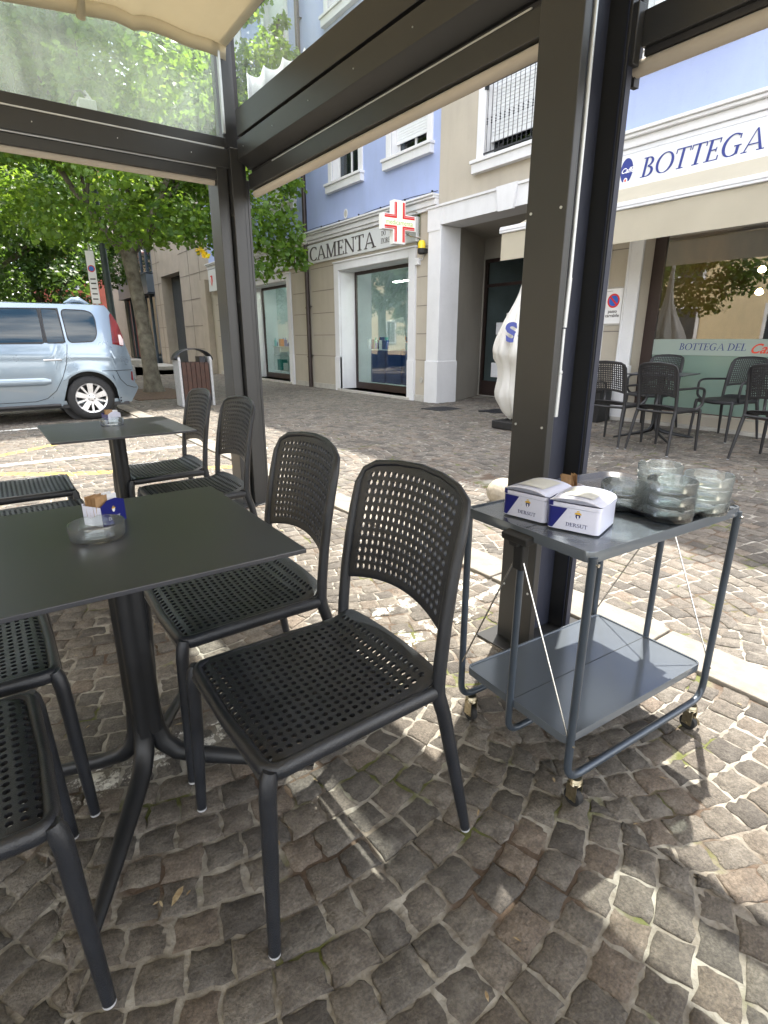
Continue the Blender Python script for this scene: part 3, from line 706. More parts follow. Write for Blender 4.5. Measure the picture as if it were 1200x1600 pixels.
# windows above
def upper_window(c, z0, h=1.62, w2=.54, shutter=.8, shade='half'):
    fr = MB()
    zt = z0+h
    for y0, y1, a, b in ((c-w2-.15, c-w2, z0, zt+.15), (c+w2, c+w2+.15, z0, zt+.15), (c-w2, c+w2, zt, zt+.15)):
        fr.box(FX-.03, FX+.01, y0, y1, a, b)
    fr.box(FX-.10, FX+.02, c-w2-.18, c+w2+.18, z0-.19, z0-.05); fr.box(FX-.13, FX+.02, c-w2-.20, c+w2+.20, z0-.049, z0)
    # white reveal lining
    fr.box(FX+.005, FX+.22, c+w2-.012, c+w2, z0, zt); fr.box(FX+.005, FX+.22, c-w2, c-w2+.012, z0, zt); fr.box(FX+.005, FX+.22, c-w2+.012, c+w2-.012, zt-.012, zt)
    fr.box(FX+.005, FX+.22, c-w2+.012, c+w2-.012, z0, z0+.012)
    f = bp_("window", fr, "trim_white", bevel=.004)
    s = MB()
    for y in (c-w2+.012, c-.03, c+w2-.062): s.box(FX+.16, FX+.20, y, y+.05, z0+.013, zt-.013)
    s.box(FX+.161, FX+.199, c-w2+.062, c+w2-.062, z0+.013, z0+.06); s.box(FX+.161, FX+.199, c-w2+.062, c+w2-.062, zt-.06, zt-.013)
    sub_(f, "sash", s, "trim_white")
    g = MB(); g.box(FX+.178, FX+.182, c-w2+.05, c+w2-.05, z0+.05, zt-.05); sub_(f, "pane", g, "upper_glass")
    r_ = MB(); 
    n = 24; r_.grid([[(FX+.30+.015*math.sin(k*1.9), c-w2+2*w2*k/n, z) for k in range(n+1)] for z in (z0, zt)]); sub_(f, "curtain", r_, "curtain")
    if shutter > 0:
        sh = MB(); zz = zt-.013; zb_ = zt-h*shutter
        while zz > zb_:
            sh.box(FX+.115, FX+.135, c-w2+.02, c+w2-.02, zz-.043, zz-.003); sh.box(FX+.12, FX+.13, c-w2+.02, c+w2-.02, zz-.003, zz+.0); zz -= .045
        sh.box(FX+.11, FX+.14, c-w2+.018, c+w2-.018, zz-.02, zz)
        sub_(f, "roller_shutter", sh, "shutter_white")
    return f
sh = {(9.22, 0): .83, (11.43, 0): .30, (14.45, 0): .35, (17.1, 0): 1.0-.0, (4.12, 0): .9, (1.6, 0): .5, (-1.0, 0): .5,
      (9.22, 1): .6, (11.43, 1): .45, (14.45, 1): .4, (17.1, 1): .6, (4.12, 1): .5, (1.6, 1): .5, (-1.0, 1): .5}
for c, _ in up_c:
    for k, z0 in enumerate((4.54, 7.64)): upper_window(c, z0, shutter=min(.97, sh[(c, k)]))
# balcony window over the portico
def french(z0, h, rail):
    c = 6.65; w2 = .59; fr = MB(); zt = z0+h; X = FX-.012
    for y0, y1, a, b in ((c-w2-.16, c-w2, z0, zt+.16), (c+w2, c+w2+.16, z0, zt+.16), (c-w2, c+w2, zt, zt+.16)): fr.box(X-.03, X+.01, y0, y1, a, b)
    fr.box(X-.10, X+.02, c-w2-.19, c+w2+.19, z0-.19, z0-.05); fr.box(X-.13, X+.02, c-w2-.21, c+w2+.21, z0-.049, z0)
    fr.box(X+.005, X+.25, c+w2-.012, c+w2, z0, zt); fr.box(X+.005, X+.25, c-w2, c-w2+.012, z0, zt); fr.box(X+.005, X+.25, c-w2+.012, c+w2-.012, z0, z0+.01)
    f = bp_("window", fr, "trim_white", bevel=.004)
    g = MB(); g.box(X+.20, X+.204, c-w2, c+w2, z0+.01, zt); sub_(f, "pane", g, "upper_glass")
    s = MB(); zz = zt
    while zz > z0+.32: s.box(X+.12, X+.14, c-w2+.02, c+w2-.02, zz-.047, zz-.003); s.box(X+.125, X+.135, c-w2+.02, c+w2-.02, zz-.003, zz); zz -= .05
    s.box(X+.115, X+.145, c-w2+.018, c+w2-.018, zz-.03, zz); sub_(f, "roller_shutter", s, "shutter_white")
    q = MB(); q.box(X+.25, X+.28, c-w2, c+w2, z0, zt); sub_(f, "curtain", q, "room_dark")
    if rail:
        b = MB(); xr = X-.02; zt2 = z0+1.0
        b.box(xr-.015, xr+.015, c-w2+.0, c+w2-.0, zt2-.012, zt2+.012); b.box(xr-.01, xr+.01, c-w2, c+w2, z0+.06, z0+.08)
        for k in range(13):
            y = c-w2+.05+k*(2*w2-.1)/12
            b.cyl((xr, y, z0+.07), (xr, y, zt2), .005, 8)
            for zz in (.50, .54, .47): b.lathe([(.004, -.016), (.014, 0), (.004, .016)], (xr, y, z0+zz), 8)
        for y in (c-w2, c+w2): b.box(xr-.02, xr+.04, y-.02, y+.02, zt2-.06, zt2+.06)
        sub_(f, "railing", b, "iron")
french(3.97, 2.38, True); french(7.2, 2.0, True)

# shop windows of the pharmacy
def surround(y0, y1, zt, wd=.2):
    s = MB()
    s.box(FX-.05, FX+.02, y1, y1+wd, -.02, zt+.16); s.box(FX-.05, FX+.02, y0-wd, y0, -.02, zt+.16); s.box(FX-.0505, FX+.02, y0, y1, zt, zt+.1605)
    s.box(FX-.065, FX+.01, y1+.0, y1+wd+.012, -.02, .80); s.box(FX-.065, FX+.01, y0-wd-.012, y0-.0, -.02, .80)
    s.box(FX-.075, FX+.01, y0-wd-.02, y1+wd+.02, zt+.161, zt+.19)
    s.box(FX+.002, FX+.42, y1-.012, y1-.001, 0, zt); s.box(FX+.002, FX+.42, y0+.001, y0+.012, 0, zt); s.box(FX+.002, FX+.42, y0+.012, y1-.012, zt-.012, zt-.001)
    return s
for i, (y0, y1, zb_, zt, dp) in enumerate((shopA, shopB)):
    f = bp_("shop_window", surround(y0, y1, zt), "trim_white", bevel=.005)
    st = MB(); st.box(FX-.08, FX+.42, y0-.1, y1+.1, -.03, .05); sub_(f, "threshold", st, "stone_base", bevel=.004)
    b = MB(); X = FX+.40
    b.box(X, X+.05, y0+.012, y0+.06, .05, zt-.012); b.box(X, X+.05, y1-.06, y1-.012, .05, zt-.012)
    b.box(X, X+.05, y0+.06, y1-.06, zt-.08, zt-.012); b.box(X-.003, X+.052, y0+.06, y1-.06, .05, .20)
    sub_(f, "glazing_frame", b, "brown_frame")
    g = MB(); g.box(X+.02, X+.026, y0+.06, y1-.06, .20, zt-.08); sub_(f, "pane", g, "shop_glass")
    # interior
    r_ = MB(); xb = X+3.2; ys_ = y0-.15 if i == 0 else y0-1.5; ye = y1+1.2
    r_.box(xb, xb+.05, ys_, ye, 0, 3.3); r_.box(X+.06, xb, ys_, ye, -.02, 0); r_.box(X+.06, xb, ys_, ye, 3.2, 3.25)
    r_.box(X+.06, xb, ye-.05, ye, 0, 3.2); r_.box(X+.06, xb, ys_, ys_+.05, 0, 3.2)
    sub_(f, "shop_interior", r_, "room_mid")
    if i == 0:
        t = MB(); t.box(X+1.0, X+1.08, y0+.5, y1-.2, 2.53, 2.545); sub_(f, "strip_light", t, "tube_glow")
    else:
        t = MB(); t.box(X+1.0, X+1.08, y0+.5, y1-.2, 2.9, 2.94); sub_(f, "strip_light", t, "tube_glow")
        sh_ = MB()
        for z in (.72, .98): sh_.box(X+.2, X+.5, y0+.1, y1-.2, z, z+.02)
        for y in np.arange(y0+.1, y1-.1, .45): sh_.box(X+.2, X+.5, y, y+.02, .25, 1.0)
        sub_(f, "shelf", sh_, "shelf_white")
    # display goods
    names = ["prod_blue", "prod_teal", "prod_white", "prod_orange", "prod_navy"]
    rr = random.Random(3+i); bb = MB()
    for k in range(46):
        y = y0+.15+(y1-y0-.3)*rr.random(); x = X+.12+.5*rr.random(); z = 1.0 if i else .98; s = rr.uniform(.03, .06); hh = rr.uniform(.10, .28)
        bb.cur = rr.randrange(5)
        if rr.random() < .5: bb.box(x-s, x+s, y-s, y+s, z, z+hh)
        else: bb.lathe([(s*.8, 0), (s*.8, hh*.7), (s*.3, hh*.8), (s*.3, hh)], (x, y, z), 10)
    sub_(f, "goods", bb, names)
    if i == 0:
        cb = MB(); 
        for k in range(3): cb.cur = 0; cb.box(X+.1, X+.6, y0+.3+k*.62, y0+.85+k*.62, .22, .95)
        cb.cur = 1; cb.prism([(0, 0), (.62, .05), (.56, .72), (.1, .66)], (X+.05, 10.45, .95), (0, -1, 0), (0, 0, 1), .01)
        sub_(f, "cabinet", cb, ["prod_navy", "prod_white"])
    else:
        cb = MB()
        for k in range(5): cb.cur = k % 2; cb.box(X+.2, X+.45, y0+.2+k*.42, y0+.5+k*.42, .25+(.0 if k % 2 else .02), .5+.1*(k % 3))
        sub_(f, "cabinet", cb, ["prod_teal", "prod_white"])

# drain pipe (a thing)
dpz = thing("drainpipe", "dark brown drainpipe with a grey collar running down the blue facade", "drainpipe", (7.19, 13.2, 0))
m_ = MB(); m_.tube([(0, 0, 0), (0, 0, 9.45)], .055, 16); m_.lathe([(.062, 0), (.068, .02), (.062, .04)], (0, 0, 1.95), 16); m_.lathe([(.062, 0), (.068, .02), (.062, .04)], (0, 0, .75), 16)
m_.build("pipe", "drain_brown", dpz, smooth=40)
m_ = MB(); m_.lathe([(.06, 3.42), (.085, 3.44), (.085, 3.66), (.06, 3.68)], (0, 0, 0), 16); m_.build("collar", "stone_base", dpz, smooth=40)
m_ = MB()
for z in (.8, 2.0, 5.2, 8.0): m_.box(-.01, .08, -.09, .09, z, z+.015)
m_.build("bracket", "iron", dpz)
# round vent
v = thing("wall_vent", "small round white vent cover on the blue wall above the pharmacy board", "vent", (FX-.004, 11.43, 3.85))
m_ = MB(); m_.prism([(.075*math.cos(a), .095*math.sin(a)) for a in np.linspace(0, 2*math.pi, 24, endpoint=False)], (0, 0, 0), (0, -1, 0), (0, 0, 1), .012); m_.build("rim", "trim_white", v)
m_ = MB(); m_.prism([(.05*math.cos(a), .07*math.sin(a)) for a in np.linspace(0, 2*math.pi, 20, endpoint=False)], (-.012, 0, 0), (0, -1, 0), (0, 0, 1), .003); m_.build("grille", "stone_base", v)

# pharmacy board
sg = thing("shop_sign", "long pale pharmacy board reading MEDICAMENTA over the shop windows", "sign", (FX-.03, 12.0, 3.0))
m_ = MB(); m_.box(-.03, .03, -3.1, 6.4, -.02, .40); m_.build("board", "board_white", sg, bevel=.004)
m_ = MB(); serif_text(m_, "MEDICAMENTA", (-.031, 2.42, .035), (0, -1, 0), (0, 0, 1), .30, width=4.22, depth=.012); m_.build("lettering", "letters_dark", sg)
m_ = MB(); serif_text(m_, "DO", (-.031, -1.99, .215), (0, -1, 0), (0, 0, 1), .085, depth=.004); serif_text(m_, "EVI", (-.031, -2.74, .095), (0, -1, 0), (0, 0, 1), .085, depth=.004)
serif_text(m_, "FIORE", (-.031, -1.97, .07), (0, -1, 0), (0, 0, 1), .095, depth=.004)
m_.build("small_lettering", "letters_dark", sg)

# illuminated cross
def cross_pts(a, b): return [(-a, -b), (-a, -a)][0:0] + [(-b, -a), (-a, -a)][0:0] + [(-a, -b), (a, -b), (a, -a), (b, -a), (b, a), (a, a), (a, b), (-a, b), (-a, a), (-b, a), (-b, -a), (-a, -a)]
cr = thing("pharmacy_cross", "red and white pharmacy cross sign on a bracket reading medicamenta", "sign", (6.775, 8.90, 3.24), R(86))
m_ = MB(); m_.prism(cross_pts(.13, .36), (-.0, 0, 0), (0, -1, 0), (0, 0, 1), .07); m_.prism(cross_pts(.13, .36), (0, 0, 0), (0, -1, 0), (0, 0, 1), -.07)
m_.build("cross_case", "foam_white", cr, bevel=.004)
m_ = MB(); m_.prism(cross_pts(.055, .335), (-.0705, 0, 0), (0, -1, 0), (0, 0, 1), .004); m_.build("lit_cross", "sign_backlit", cr)
m_ = MB()
for sx in (-1, 1):
    for sz in (-1, 1):
        for off, wd in ((.062, .030), (.100, .014)):
            a, b = off, .325
            m_.prism([(sx*a, sz*a), (sx*b, sz*a), (sx*b, sz*(a+wd)), (sx*(a+wd), sz*(a+wd)), (sx*(a+wd), sz*b), (sx*a, sz*b)], (-.0705, 0, 0), (0, -1, 0), (0, 0, 1), .005)
m_.build("red_stripe", "sign_red", cr)
font_obj("lettering", "medicamenta", "letters_green", cr, (-.077, .30, -.045), .118, FACE_NX, ext=.001, xs=.93)
m_ = MB()
for z in (.22, -.20): m_.tube([(0, -.10, z*.6), (0, -.30, z), (0, -.48, z)], .012, 8)
m_.box(-.05, .05, -.495, -.475, -.34, .34); m_.build("bracket", "chrome", cr)

# alarm beacon and junction box
al = thing("alarm_beacon", "small yellow and black alarm beacon high on the pharmacy wall", "alarm", (FX-.05, 8.66, 2.86))
m_ = MB(); m_.lathe([(.05, 0), (.075, .02), (.075, .08), (.07, .1)], (-.06, 0, -.14), 18); m_.box(-.06, .05, -.05, .05, -.12, -.04); m_.build("housing", "black_rubber", al, smooth=40)
m_ = MB(); m_.lathe([(.07, 0), (.072, .08), (.05, .13), (.0, .14)], (-.06, 0, -.039), 18); m_.build("lens", "alarm_yellow", al, smooth=40)
jb = thing("junction_box", "small white junction box with conduit beside the pharmacy window", "box", (FX-.03, 8.86, 2.62))
m_ = MB(); m_.box(-.04, .03, -.05, .05, -.06, .06); m_.build("case", "trim_white", jb, bevel=.006)
m_ = MB(); m_.tube([(0, -.05, .02), (0, -.12, .02), (0, -.16, .08), (0, -.17, .2)], .009, 8); m_.build("conduit", "trim_white", jb)
cap_ = thing("inspection_cover", "small round grey inspection cover low on the beige wall by the pillar", "cover", (FX-.006, 8.72, .42))
m_ = MB(); m_.prism([(.05*math.cos(a), .06*math.sin(a)) for a in np.linspace(0, 2*math.pi, 20, endpoint=False)], (0, 0, 0), (0, -1, 0), (0, 0, 1), .01); m_.build("disc", "stone_base", cap_)

# ---------------- cafe shop front (right)
GX = 7.50
f = bp_("cafe_window", MB().box(FX-.035, FX+.015, 4.29, 4.48, .1, 3.05).box(FX-.05, FX-.034, 4.455, 4.482, .1, 3.05).box(FX-.048, FX+.015, 4.27, 4.50, .1, .86), "trim_white", bevel=.005)
b = MB(); b.box(GX, GX+.05, 4.13, 4.285, .28, 3.0); b.box(GX, GX+.05, 1.26, 1.34, .28, 3.0); b.box(GX, GX+.05, 1.34, 4.13, 2.93, 3.0)
sub_(f, "glazing_frame", b, "brown_frame")
b = MB(); b.box(GX-.002, GX+.048, 1.26, 4.285, .13, .29); sub_(f, "kick_panel", b, "maroon_panel")
b = MB(); b.box(GX-.16, GX+.04, 1.2, 4.3, -.02, .128); b.box(FX-.05, FX+.08, 1.2, 4.50, -.02, .16) ; sub_(f, "sill", b, "stone_base", bevel=.005)
g = MB(); g.box(GX+.02, GX+.026, 1.34, 4.13, 1.205, 2.93); sub_(f, "pane", g, "shop_glass")
g = MB(); g.box(GX+.012, GX+.028, 1.34, 4.13, 1.005, 1.204); sub_(f, "frosted_band", g, "frosted_glass")
g = MB(); g.box(GX+.019, GX+.027, 1.34, 4.13, .29, 1.004); sub_(f, "lower_pane", g, "frosted_low")
t = MB(); serif_text(t, "BOTTEGA DEL", (GX+.0118, 3.775, 1.07), (0, -1, 0), (0, 0, 1), .083, width=.80, depth=.002, italic=.12); sub_(f, "lettering", t, "letters_blue")
o = font_obj("script_lettering", "Caffè", "letters_red", f, (GX+.009, 2.94, 1.045), .155, FACE_NX, shear=.45, ext=.001, bold=.002)
r_ = MB(); r_.box(12.5, 12.55, .2, 5.0, 0, 3.3); r_.box(GX+.06, 12.5, .2, 4.85, -.02, 0); r_.box(GX+.06, 12.5, .2, 4.85, 3.2, 3.25); r_.box(GX+.06, 12.5, 4.8, 4.85, 0, 3.2); r_.box(GX+.06, 12.5, .2, .25, 0, 3.2)
for y in (1.6, 2.6, 3.6): r_.box(GX+.1, 12.5, y, y+.12, 3.0, 3.2)
r_.box(10.5, 11.1, 1.0, 3.4, 0, 1.1)
sub_(f, "cafe_interior", r_, "room_brown")
r_ = MB(); r_.box(9.9, 9.95, 2.9, 3.5, 1.9, 2.2); sub_(f, "cafe_panel", r_, "room_cream")
for y, z in ((3.95, 2.22), (3.93, 1.90), (3.2, 2.3)):
    l_ = MB(); l_.lathe([(.02, .05), (.05, .015), (.058, -.015), (.035, -.04), (.0, -.05)], (10.0, y, z), 16); l2 = sub_(f, "pendant_lamp", l_, "lamp_glow", smooth=60)

# cafe sign board
sg2 = thing("cafe_sign", "white cafe board with blue BOTTEGA letters and a blue oval emblem", "sign", (FX-.08, 4.9, 3.08))
m_ = MB(); m_.box(-.04, .05, -5.4, .08, -.02, .34); m_.build("board", "board_white", sg2, bevel=.006)
m_ = MB(); serif_text(m_, "BOTTEGA", (-.0412, -.495, .04), (0, -1, 0), (0, 0, 1), .212, width=1.38, depth=.006, italic=.14)
serif_text(m_, "DEL", (-.0412, -2.05, .04), (0, -1, 0), (0, 0, 1), .215, width=.58, depth=.006, italic=.14); m_.build("lettering", "letters_blue", sg2)
m_ = MB()
m_.prism([(.085*math.cos(a)*(1-.18*(math.sin(a) < 0)*abs(math.sin(a))), .145*math.sin(a)) for a in np.linspace(0, 2*math.pi, 32, endpoint=False)], (-.0412, -.30, .155), (0, -1, 0), (0, 0, 1), .004)
em = m_.build("emblem", "letters_blue", sg2)
font_obj("emblem_lettering", "Caffè", "print_white", em, (-.0465, -.225, .135), .082, FACE_NX, shear=.4, ext=.0006, bold=.001)
m_ = MB(); m_.prism([(.026*math.cos(a), .028*math.sin(a)) for a in np.linspace(0, 2*math.pi, 18, endpoint=False)], (-.0455, -.30, .053), (0, -1, 0), (0, 0, 1), .0015); m_.build("emblem_disc", "print_white", em)
m_ = MB(); m_.prism([(.014*math.cos(a), .018*math.sin(a)) for a in np.linspace(0, 2*math.pi, 12, endpoint=False)], (-.0472, -.298, .051), (0, -1, 0), (0, 0, 1), .001); m_.build("emblem_mark", "letters_red", em)

# cafe awning
aw = thing("shop_awning", "cream fabric awning with plain valance over the cafe window", "awning", (6.3, 3.0, 2.6))
m_ = MB(); Y0, Y1 = -5.0, 2.84
rows = []
for i in range(9):
    f_ = i/8; rows.append([(f_*.86, Y0+(Y1-Y0)*j/30, .03+f_*.42-.02*math.sin(f_*math.pi)) for j in range(31)])
m_.grid(rows); m_.build("canopy", "awning_beige", aw, smooth=60)
m_ = MB(); m_.grid([[(-.03+.006*math.sin(j*.9), Y0+(Y1-Y0)*j/60, -.345*k+.0) for j in range(61)] for k in (1, .5, 0.02)]); m_.build("valance", "awning_beige", aw, smooth=60)
m_ = MB(); m_.box(-.055, .02, Y0-.02, Y1+.03, .0, .028); m_.box(-.06, .015, Y0-.02, Y1+.03, .0285, .055); m_.box(-.05, .0, Y0-.02, Y1+.03, .0555, .08); m_.build("front_bar", "trim_white", aw, bevel=.006)
m_ = MB(); m_.add([(-.03, Y1, .0), (-.03, Y1, -.33), (.25, Y1, -.30), (.3, Y1, .12)], [(0, 1, 2, 3)]); m_.build("end_flap", "awning_beige", aw)
m_ = MB(); m_.box(.84, .94, Y0, Y1+.03, .38, .52); m_.build("cassette", "trim_white", aw, bevel=.01)
m_ = MB()
for yy in (Y1-.15, 0, Y0+.2): m_.tube([(.0, yy, .01), (.5, yy-.3, .14), (.9, yy, .34)], .018, 8)
m_.build("folding_arm", "trim_white", aw)

# no-parking plate
ns = thing("driveway_sign", "white plate with blue and red no parking disc reading passo carrabile", "sign", (FX-.012, 4.635, 1.635))
m_ = MB(); m_.prism([(-.15, -.25), (.15, -.25), (.15, .25), (-.15, .25)], (.006, 0, 0), (0, -1, 0), (0, 0, 1), .006); m_.build("plate", "stone_base", ns, bevel=.004)
m_ = MB(); m_.prism([(-.125, -.225), (.125, -.225), (.125, .225), (-.125, .225)], (-.001, 0, 0), (0, -1, 0), (0, 0, 1), .004); m_.build("face", "print_white", ns)
circ = lambda r1, n=28: [(r1*math.cos(a), r1*math.sin(a)) for a in np.linspace(0, 2*math.pi, n, endpoint=False)]
m_ = MB(); m_.prism(circ(.092), (-.0052, 0, .07), (0, -1, 0), (0, 0, 1), .001); d1 = m_.build("disc", "sign_red", ns)
m_ = MB(); m_.prism(circ(.068), (-.0065, 0, .07), (0, -1, 0), (0, 0, 1), .001); m_.build("disc_centre", mat("sign_blue", (.02, .13, .55), .4, noise=.05), d1)
m_ = MB(); m_.prism([(-.065, .048), (-.048, .065), (.065, -.048), (.048, -.065)], (-.008, 0, .07), (0, -1, 0), (0, 0, 1), .001); m_.build("disc_bar", "sign_red", d1)
for k, s_ in enumerate(("passo", "carrabile")): font_obj("lettering", s_, "letters_dark", ns, (-.0055, 0, -.085-.055*k), .060, FACE_NX, ext=.0006, align='CENTER', bold=.001)
font_obj("lettering", "comune di", "letters_dark", ns, (-.0055, .11, .19), .02, FACE_NX, ext=.0004)
bl = thing("planter_box", "low black planter box at the foot of the cafe wall", "planter", (7.0, 4.62, gz(7, 4.6)))
m_ = MB(); m_.box(-.14, .14, -.2, .28, 0, .42); m_.box(-.155, .155, -.215, .295, .42, .45); m_.build("box", "planter_black", bl, bevel=.008)

# ================================================================== STONE BUILDING, FAR BUILDING
sb = thing("bank_building", "travertine clad building with dark glass entrance beside the pharmacy", "building", (FX, 27, 0))
def sp(name, mb, m, **k):
    o = mb.build(name, m, None, **k); o.parent = sb; o.matrix_parent_inverse = Matrix.Translation(-Vector(sb.location)); return o
m_ = MB(); wall_x(m_, FX+.06, 20.42, 27.9, 0, 9.5, [(24.0, 26.7, .05, 3.8, .8), (21.6, 23.2, 5.0, 7.8, .3)])
m_.box(FX+.07, FX+9, 20.42, 20.5, 0, 9.5)
sp("cladding", m_, "travertine"); m_ = MB(); m_.add([(FX+.06, 34.0, 0), (FX+.06, 37, 0), (FX+.06, 37, 9.5), (FX+.06, 34, 9.5)], [(3, 2, 1, 0)])
m_.box(FX+.0, FX+.5, 34, 34.5, 0, 9.5); sp("cladding", m_, "travertine"); m_ = MB(); m_.box(FX-.2, FX+.058, 20.42, 21.0, 0, 3.2)
sp("cladding", m_, "travertine")
m_ = MB()
for z in (.85, 1.7, 2.67, 3.55, 4.4, 5.3, 6.2, 7.1, 8.0): m_.box(FX+.05, FX+.0605, 20.42, 23.98, z, z+.016); m_.box(FX+.05, FX+.0605, 26.72, 27.9, z, z+.016)
for y in (21.6, 22.8, 27.2): m_.box(FX+.052, FX+.0608, y, y+.016, 0, 9.5)
sp("cladding_joint", m_, "travertine_joint")
m_ = MB(); m_.box(FX+.5, FX+.56, 24.0, 26.7, .05, 3.8); m_.box(FX+.30, FX+.33, 21.6, 23.2, 5.0, 7.8); sp("window", m_, "slate_glass")
m_ = MB(); m_.box(FX+.12, FX+.2, 27.95, 33.98, 0, 3.2); m_.box(FX+.12, FX+.2, 27.95, 33.98, 4.1, 9.5); gl_ = sp("glass_front", m_, "slate_glass")
m_ = MB()
for y in np.arange(28.0, 34, 1.0): m_.box(FX+.06, FX+.13, y-.05, y+.05, 0, 3.2); m_.box(FX+.06, FX+.13, y-.05, y+.05, 4.1, 9.5)
m_.box(FX-.25, FX+.2, 27.92, 33.98, 3.22, 4.08); m_.box(FX-.28, FX+.2, 27.92, 33.98, 3.2, 3.26); m_.box(FX-.28, FX+.2, 27.92, 33.98, 4.04, 4.1); m_.box(FX+.05, FX+.19, 27.92, 33.98, 6.2, 6.5)
sp("metal_frame", m_, "steel_blue")
o = font_obj("lettering", "CASSA", "shelf_white", sb, (-.27, 3.9, 3.45), .62, FACE_NX, ext=.02, bold=.006)
m_ = MB(); m_.box(FX-1.1, FX-.02, 24.2, 27.5, -.02, .14); m_.box(FX-1.4, FX-.6, 27.6, 33.2, -.02, .30); sp("step", m_, "stone_base", bevel=.01)
# shield plaque
pq = thing("shield_plaque", "square white plaque with a small red shield by the stone wall", "sign", (FX-.10, 19.9, 3.10))
m_ = MB(); m_.box(-.03, .03, -.45, .30, -.32, .36); m_.build("plate", "board_white", pq, bevel=.01)
m_ = MB(); m_.prism([(-.10, .16), (.10, .16), (.10, -.02), (0, -.17), (-.10, -.02)], (-.031, -.02, .02), (0, -1, 0), (0, 0, 1), .006); m_.prism([(-.075, .135), (.075, .135), (.075, -.01), (0, -.13), (-.075, -.01)], (-.0375, -.02, .02), (0, -1, 0), (0, 0, 1), .004)
m_.build("shield", "sign_red", pq)
m_ = MB(); m_.prism([(-.06, .12), (-.01, .12), (-.01, -.09), (-.06, 0)], (-.042, -.02, .02), (0, -1, 0), (0, 0, 1), .003); m_.build("shield_mark", "print_white", pq)

def simple_house(name, label, x0, x1, y0, y1, h, wall, rows, cols, roofm="brick_red", face='x-'):
    t = thing(name, label, "building", ((x0+x1)/2, (y0+y1)/2, 0))
    hx, hy = (x1-x0)/2, (y1-y0)/2
    m_ = MB(); m_.box(-hx, hx, -hy, hy, 0, h); m_.build("wall", wall, t)
    m_ = MB(); m_.add([(-hx-.4, -hy-.4, h), (hx+.4, -hy-.4, h), (hx+.4, hy+.4, h), (-hx-.4, hy+.4, h), (0, -hy*.6, h+1.8), (0, hy*.6, h+1.8)],
                       [(0, 1, 4), (1, 2, 5, 4), (2, 3, 5), (3, 0, 4, 5), (3, 2, 1, 0)]); m_.build("roof", roofm, t)
    for r in range(rows):
        for c in range(cols):
            z = 1.0+r*(h-.6)/rows
            if face in ('y-',):
                x = -hx+(c+.5)*2*hx/cols; fr = MB().box(x-.65, x+.65, -hy-.06, -hy+.02, z-.1, z+1.7); pn = MB().box(x-.5, x+.5, -hy-.075, -hy-.061, z, z+1.6)
            else:
                y = -hy+(c+.5)*2*hy/cols; s = 1 if face == 'x+' else -1
                fr = MB().box(s*hx-.02 if s > 0 else -hx-.06, s*hx+.06 if s > 0 else -hx+.02, y-.65, y+.65, z-.1, z+1.7)
                pn = MB().box(s*(hx+.061), s*(hx+.075), y-.5, y+.5, z, z+1.6)
            f = fr.build("window", "trim_white", t); pn.build("pane", "slate_glass", f)
    return t
simple_house("brick_house", "distant red brick house glimpsed between the trees", 4.5, 14, 44, 54, 11, "brick_red", 3, 3, face='y-')
simple_house("cream_house", "cream plastered house across the square", -22, -13, 4, 64, 9, "cream_wall", 3, 15, face='x+')
simple_house("end_house", "pale house closing the far end of the street", -14, 2, 52, 60, 8, "cream_wall", 2, 4, face='y-')

# ================================================================== PERGOLA
pg = thing("pergola", "dark grey metal pergola with glass transoms and beige fabric roof", "pergola", (1.5, 3.9, 0))
OFF = Matrix.Translation(-Vector((1.5, 3.9, 0)))
def pp(name, mb, m, parent=None, **k):
    o = mb.build(name, m, None, **k)
    if parent is None: o.parent = pg; o.matrix_parent_inverse = OFF
    else: o.parent = parent
    return o
# corner post (three profiles with dark joints)
m_ = MB(); m_.box(1.475, 1.545, 3.845, 4.02, 0, 2.36); m_.box(1.555, 1.632, 3.80, 4.02, 0, 2.36); m_.box(1.642, 1.668, 3.83, 3.99, 0, 2.36); m_.box(1.672, 1.69, 3.84, 3.98, 0, 2.2)
m_.box(1.56, 1.655, 3.90, 4.02, 2.36, 3.05)
post1 = pp("post", m_, "frame_metal", bevel=.003)
m_ = MB(); m_.box(1.50, 1.66, 3.87, 4.0, 0, 2.35); m_.box(1.6551, 1.68, 3.91, 4.0, 2.3, 3.05); pp("post_core", m_, "frame_metal_dark", post1)
m_ = MB()
for z in (.95, 1.45, 1.98, 2.10): m_.cyl((1.55, 3.842, z), (1.55, 3.838, z), .004, 8)
pp("screw", m_, "chrome", post1)
m_ = MB(); m_.box(1.548, 1.562, 3.86, 3.885, 2.45, 3.0); pp("glazing_bead", m_, "alu_rod", post1)
# big double post at right
m_ = MB(); m_.box(1.60, 1.632, 1.222, 1.386, 0, 3.4); m_.box(1.634, 1.86, 1.325, 1.375, 0, 3.4); m_.box(1.862, 1.892, 1.243, 1.372, 0, 3.4); m_.box(1.894, 1.93, 1.287, 1.37, 0, 3.4)
post2 = pp("post", m_, "frame_metal", bevel=.003)
m_ = MB(); m_.box(1.8635, 1.891, 1.2385, 1.2425, 0, 2.09); m_.box(1.8935, 1.90, 1.262, 1.2865, 0, 2.09); m_.box(1.915, 1.928, 1.275, 1.2865, 0, 2.09); m_.box(1.858, 1.8615, 1.252, 1.257, 0, 3.3); m_.box(1.640, 1.855, 1.321, 1.3245, 0, 3.4); pp("rail_and_recess_shade", m_, "navy_shade", post2)  # thin rails, plus a navy sheet painting the shaded recess between the posts
m_ = MB(); m_.box(1.865, 1.90, 1.222, 1.262, 2.035, 2.20); pp("bracket", m_, "frame_metal", post2, bevel=.003)
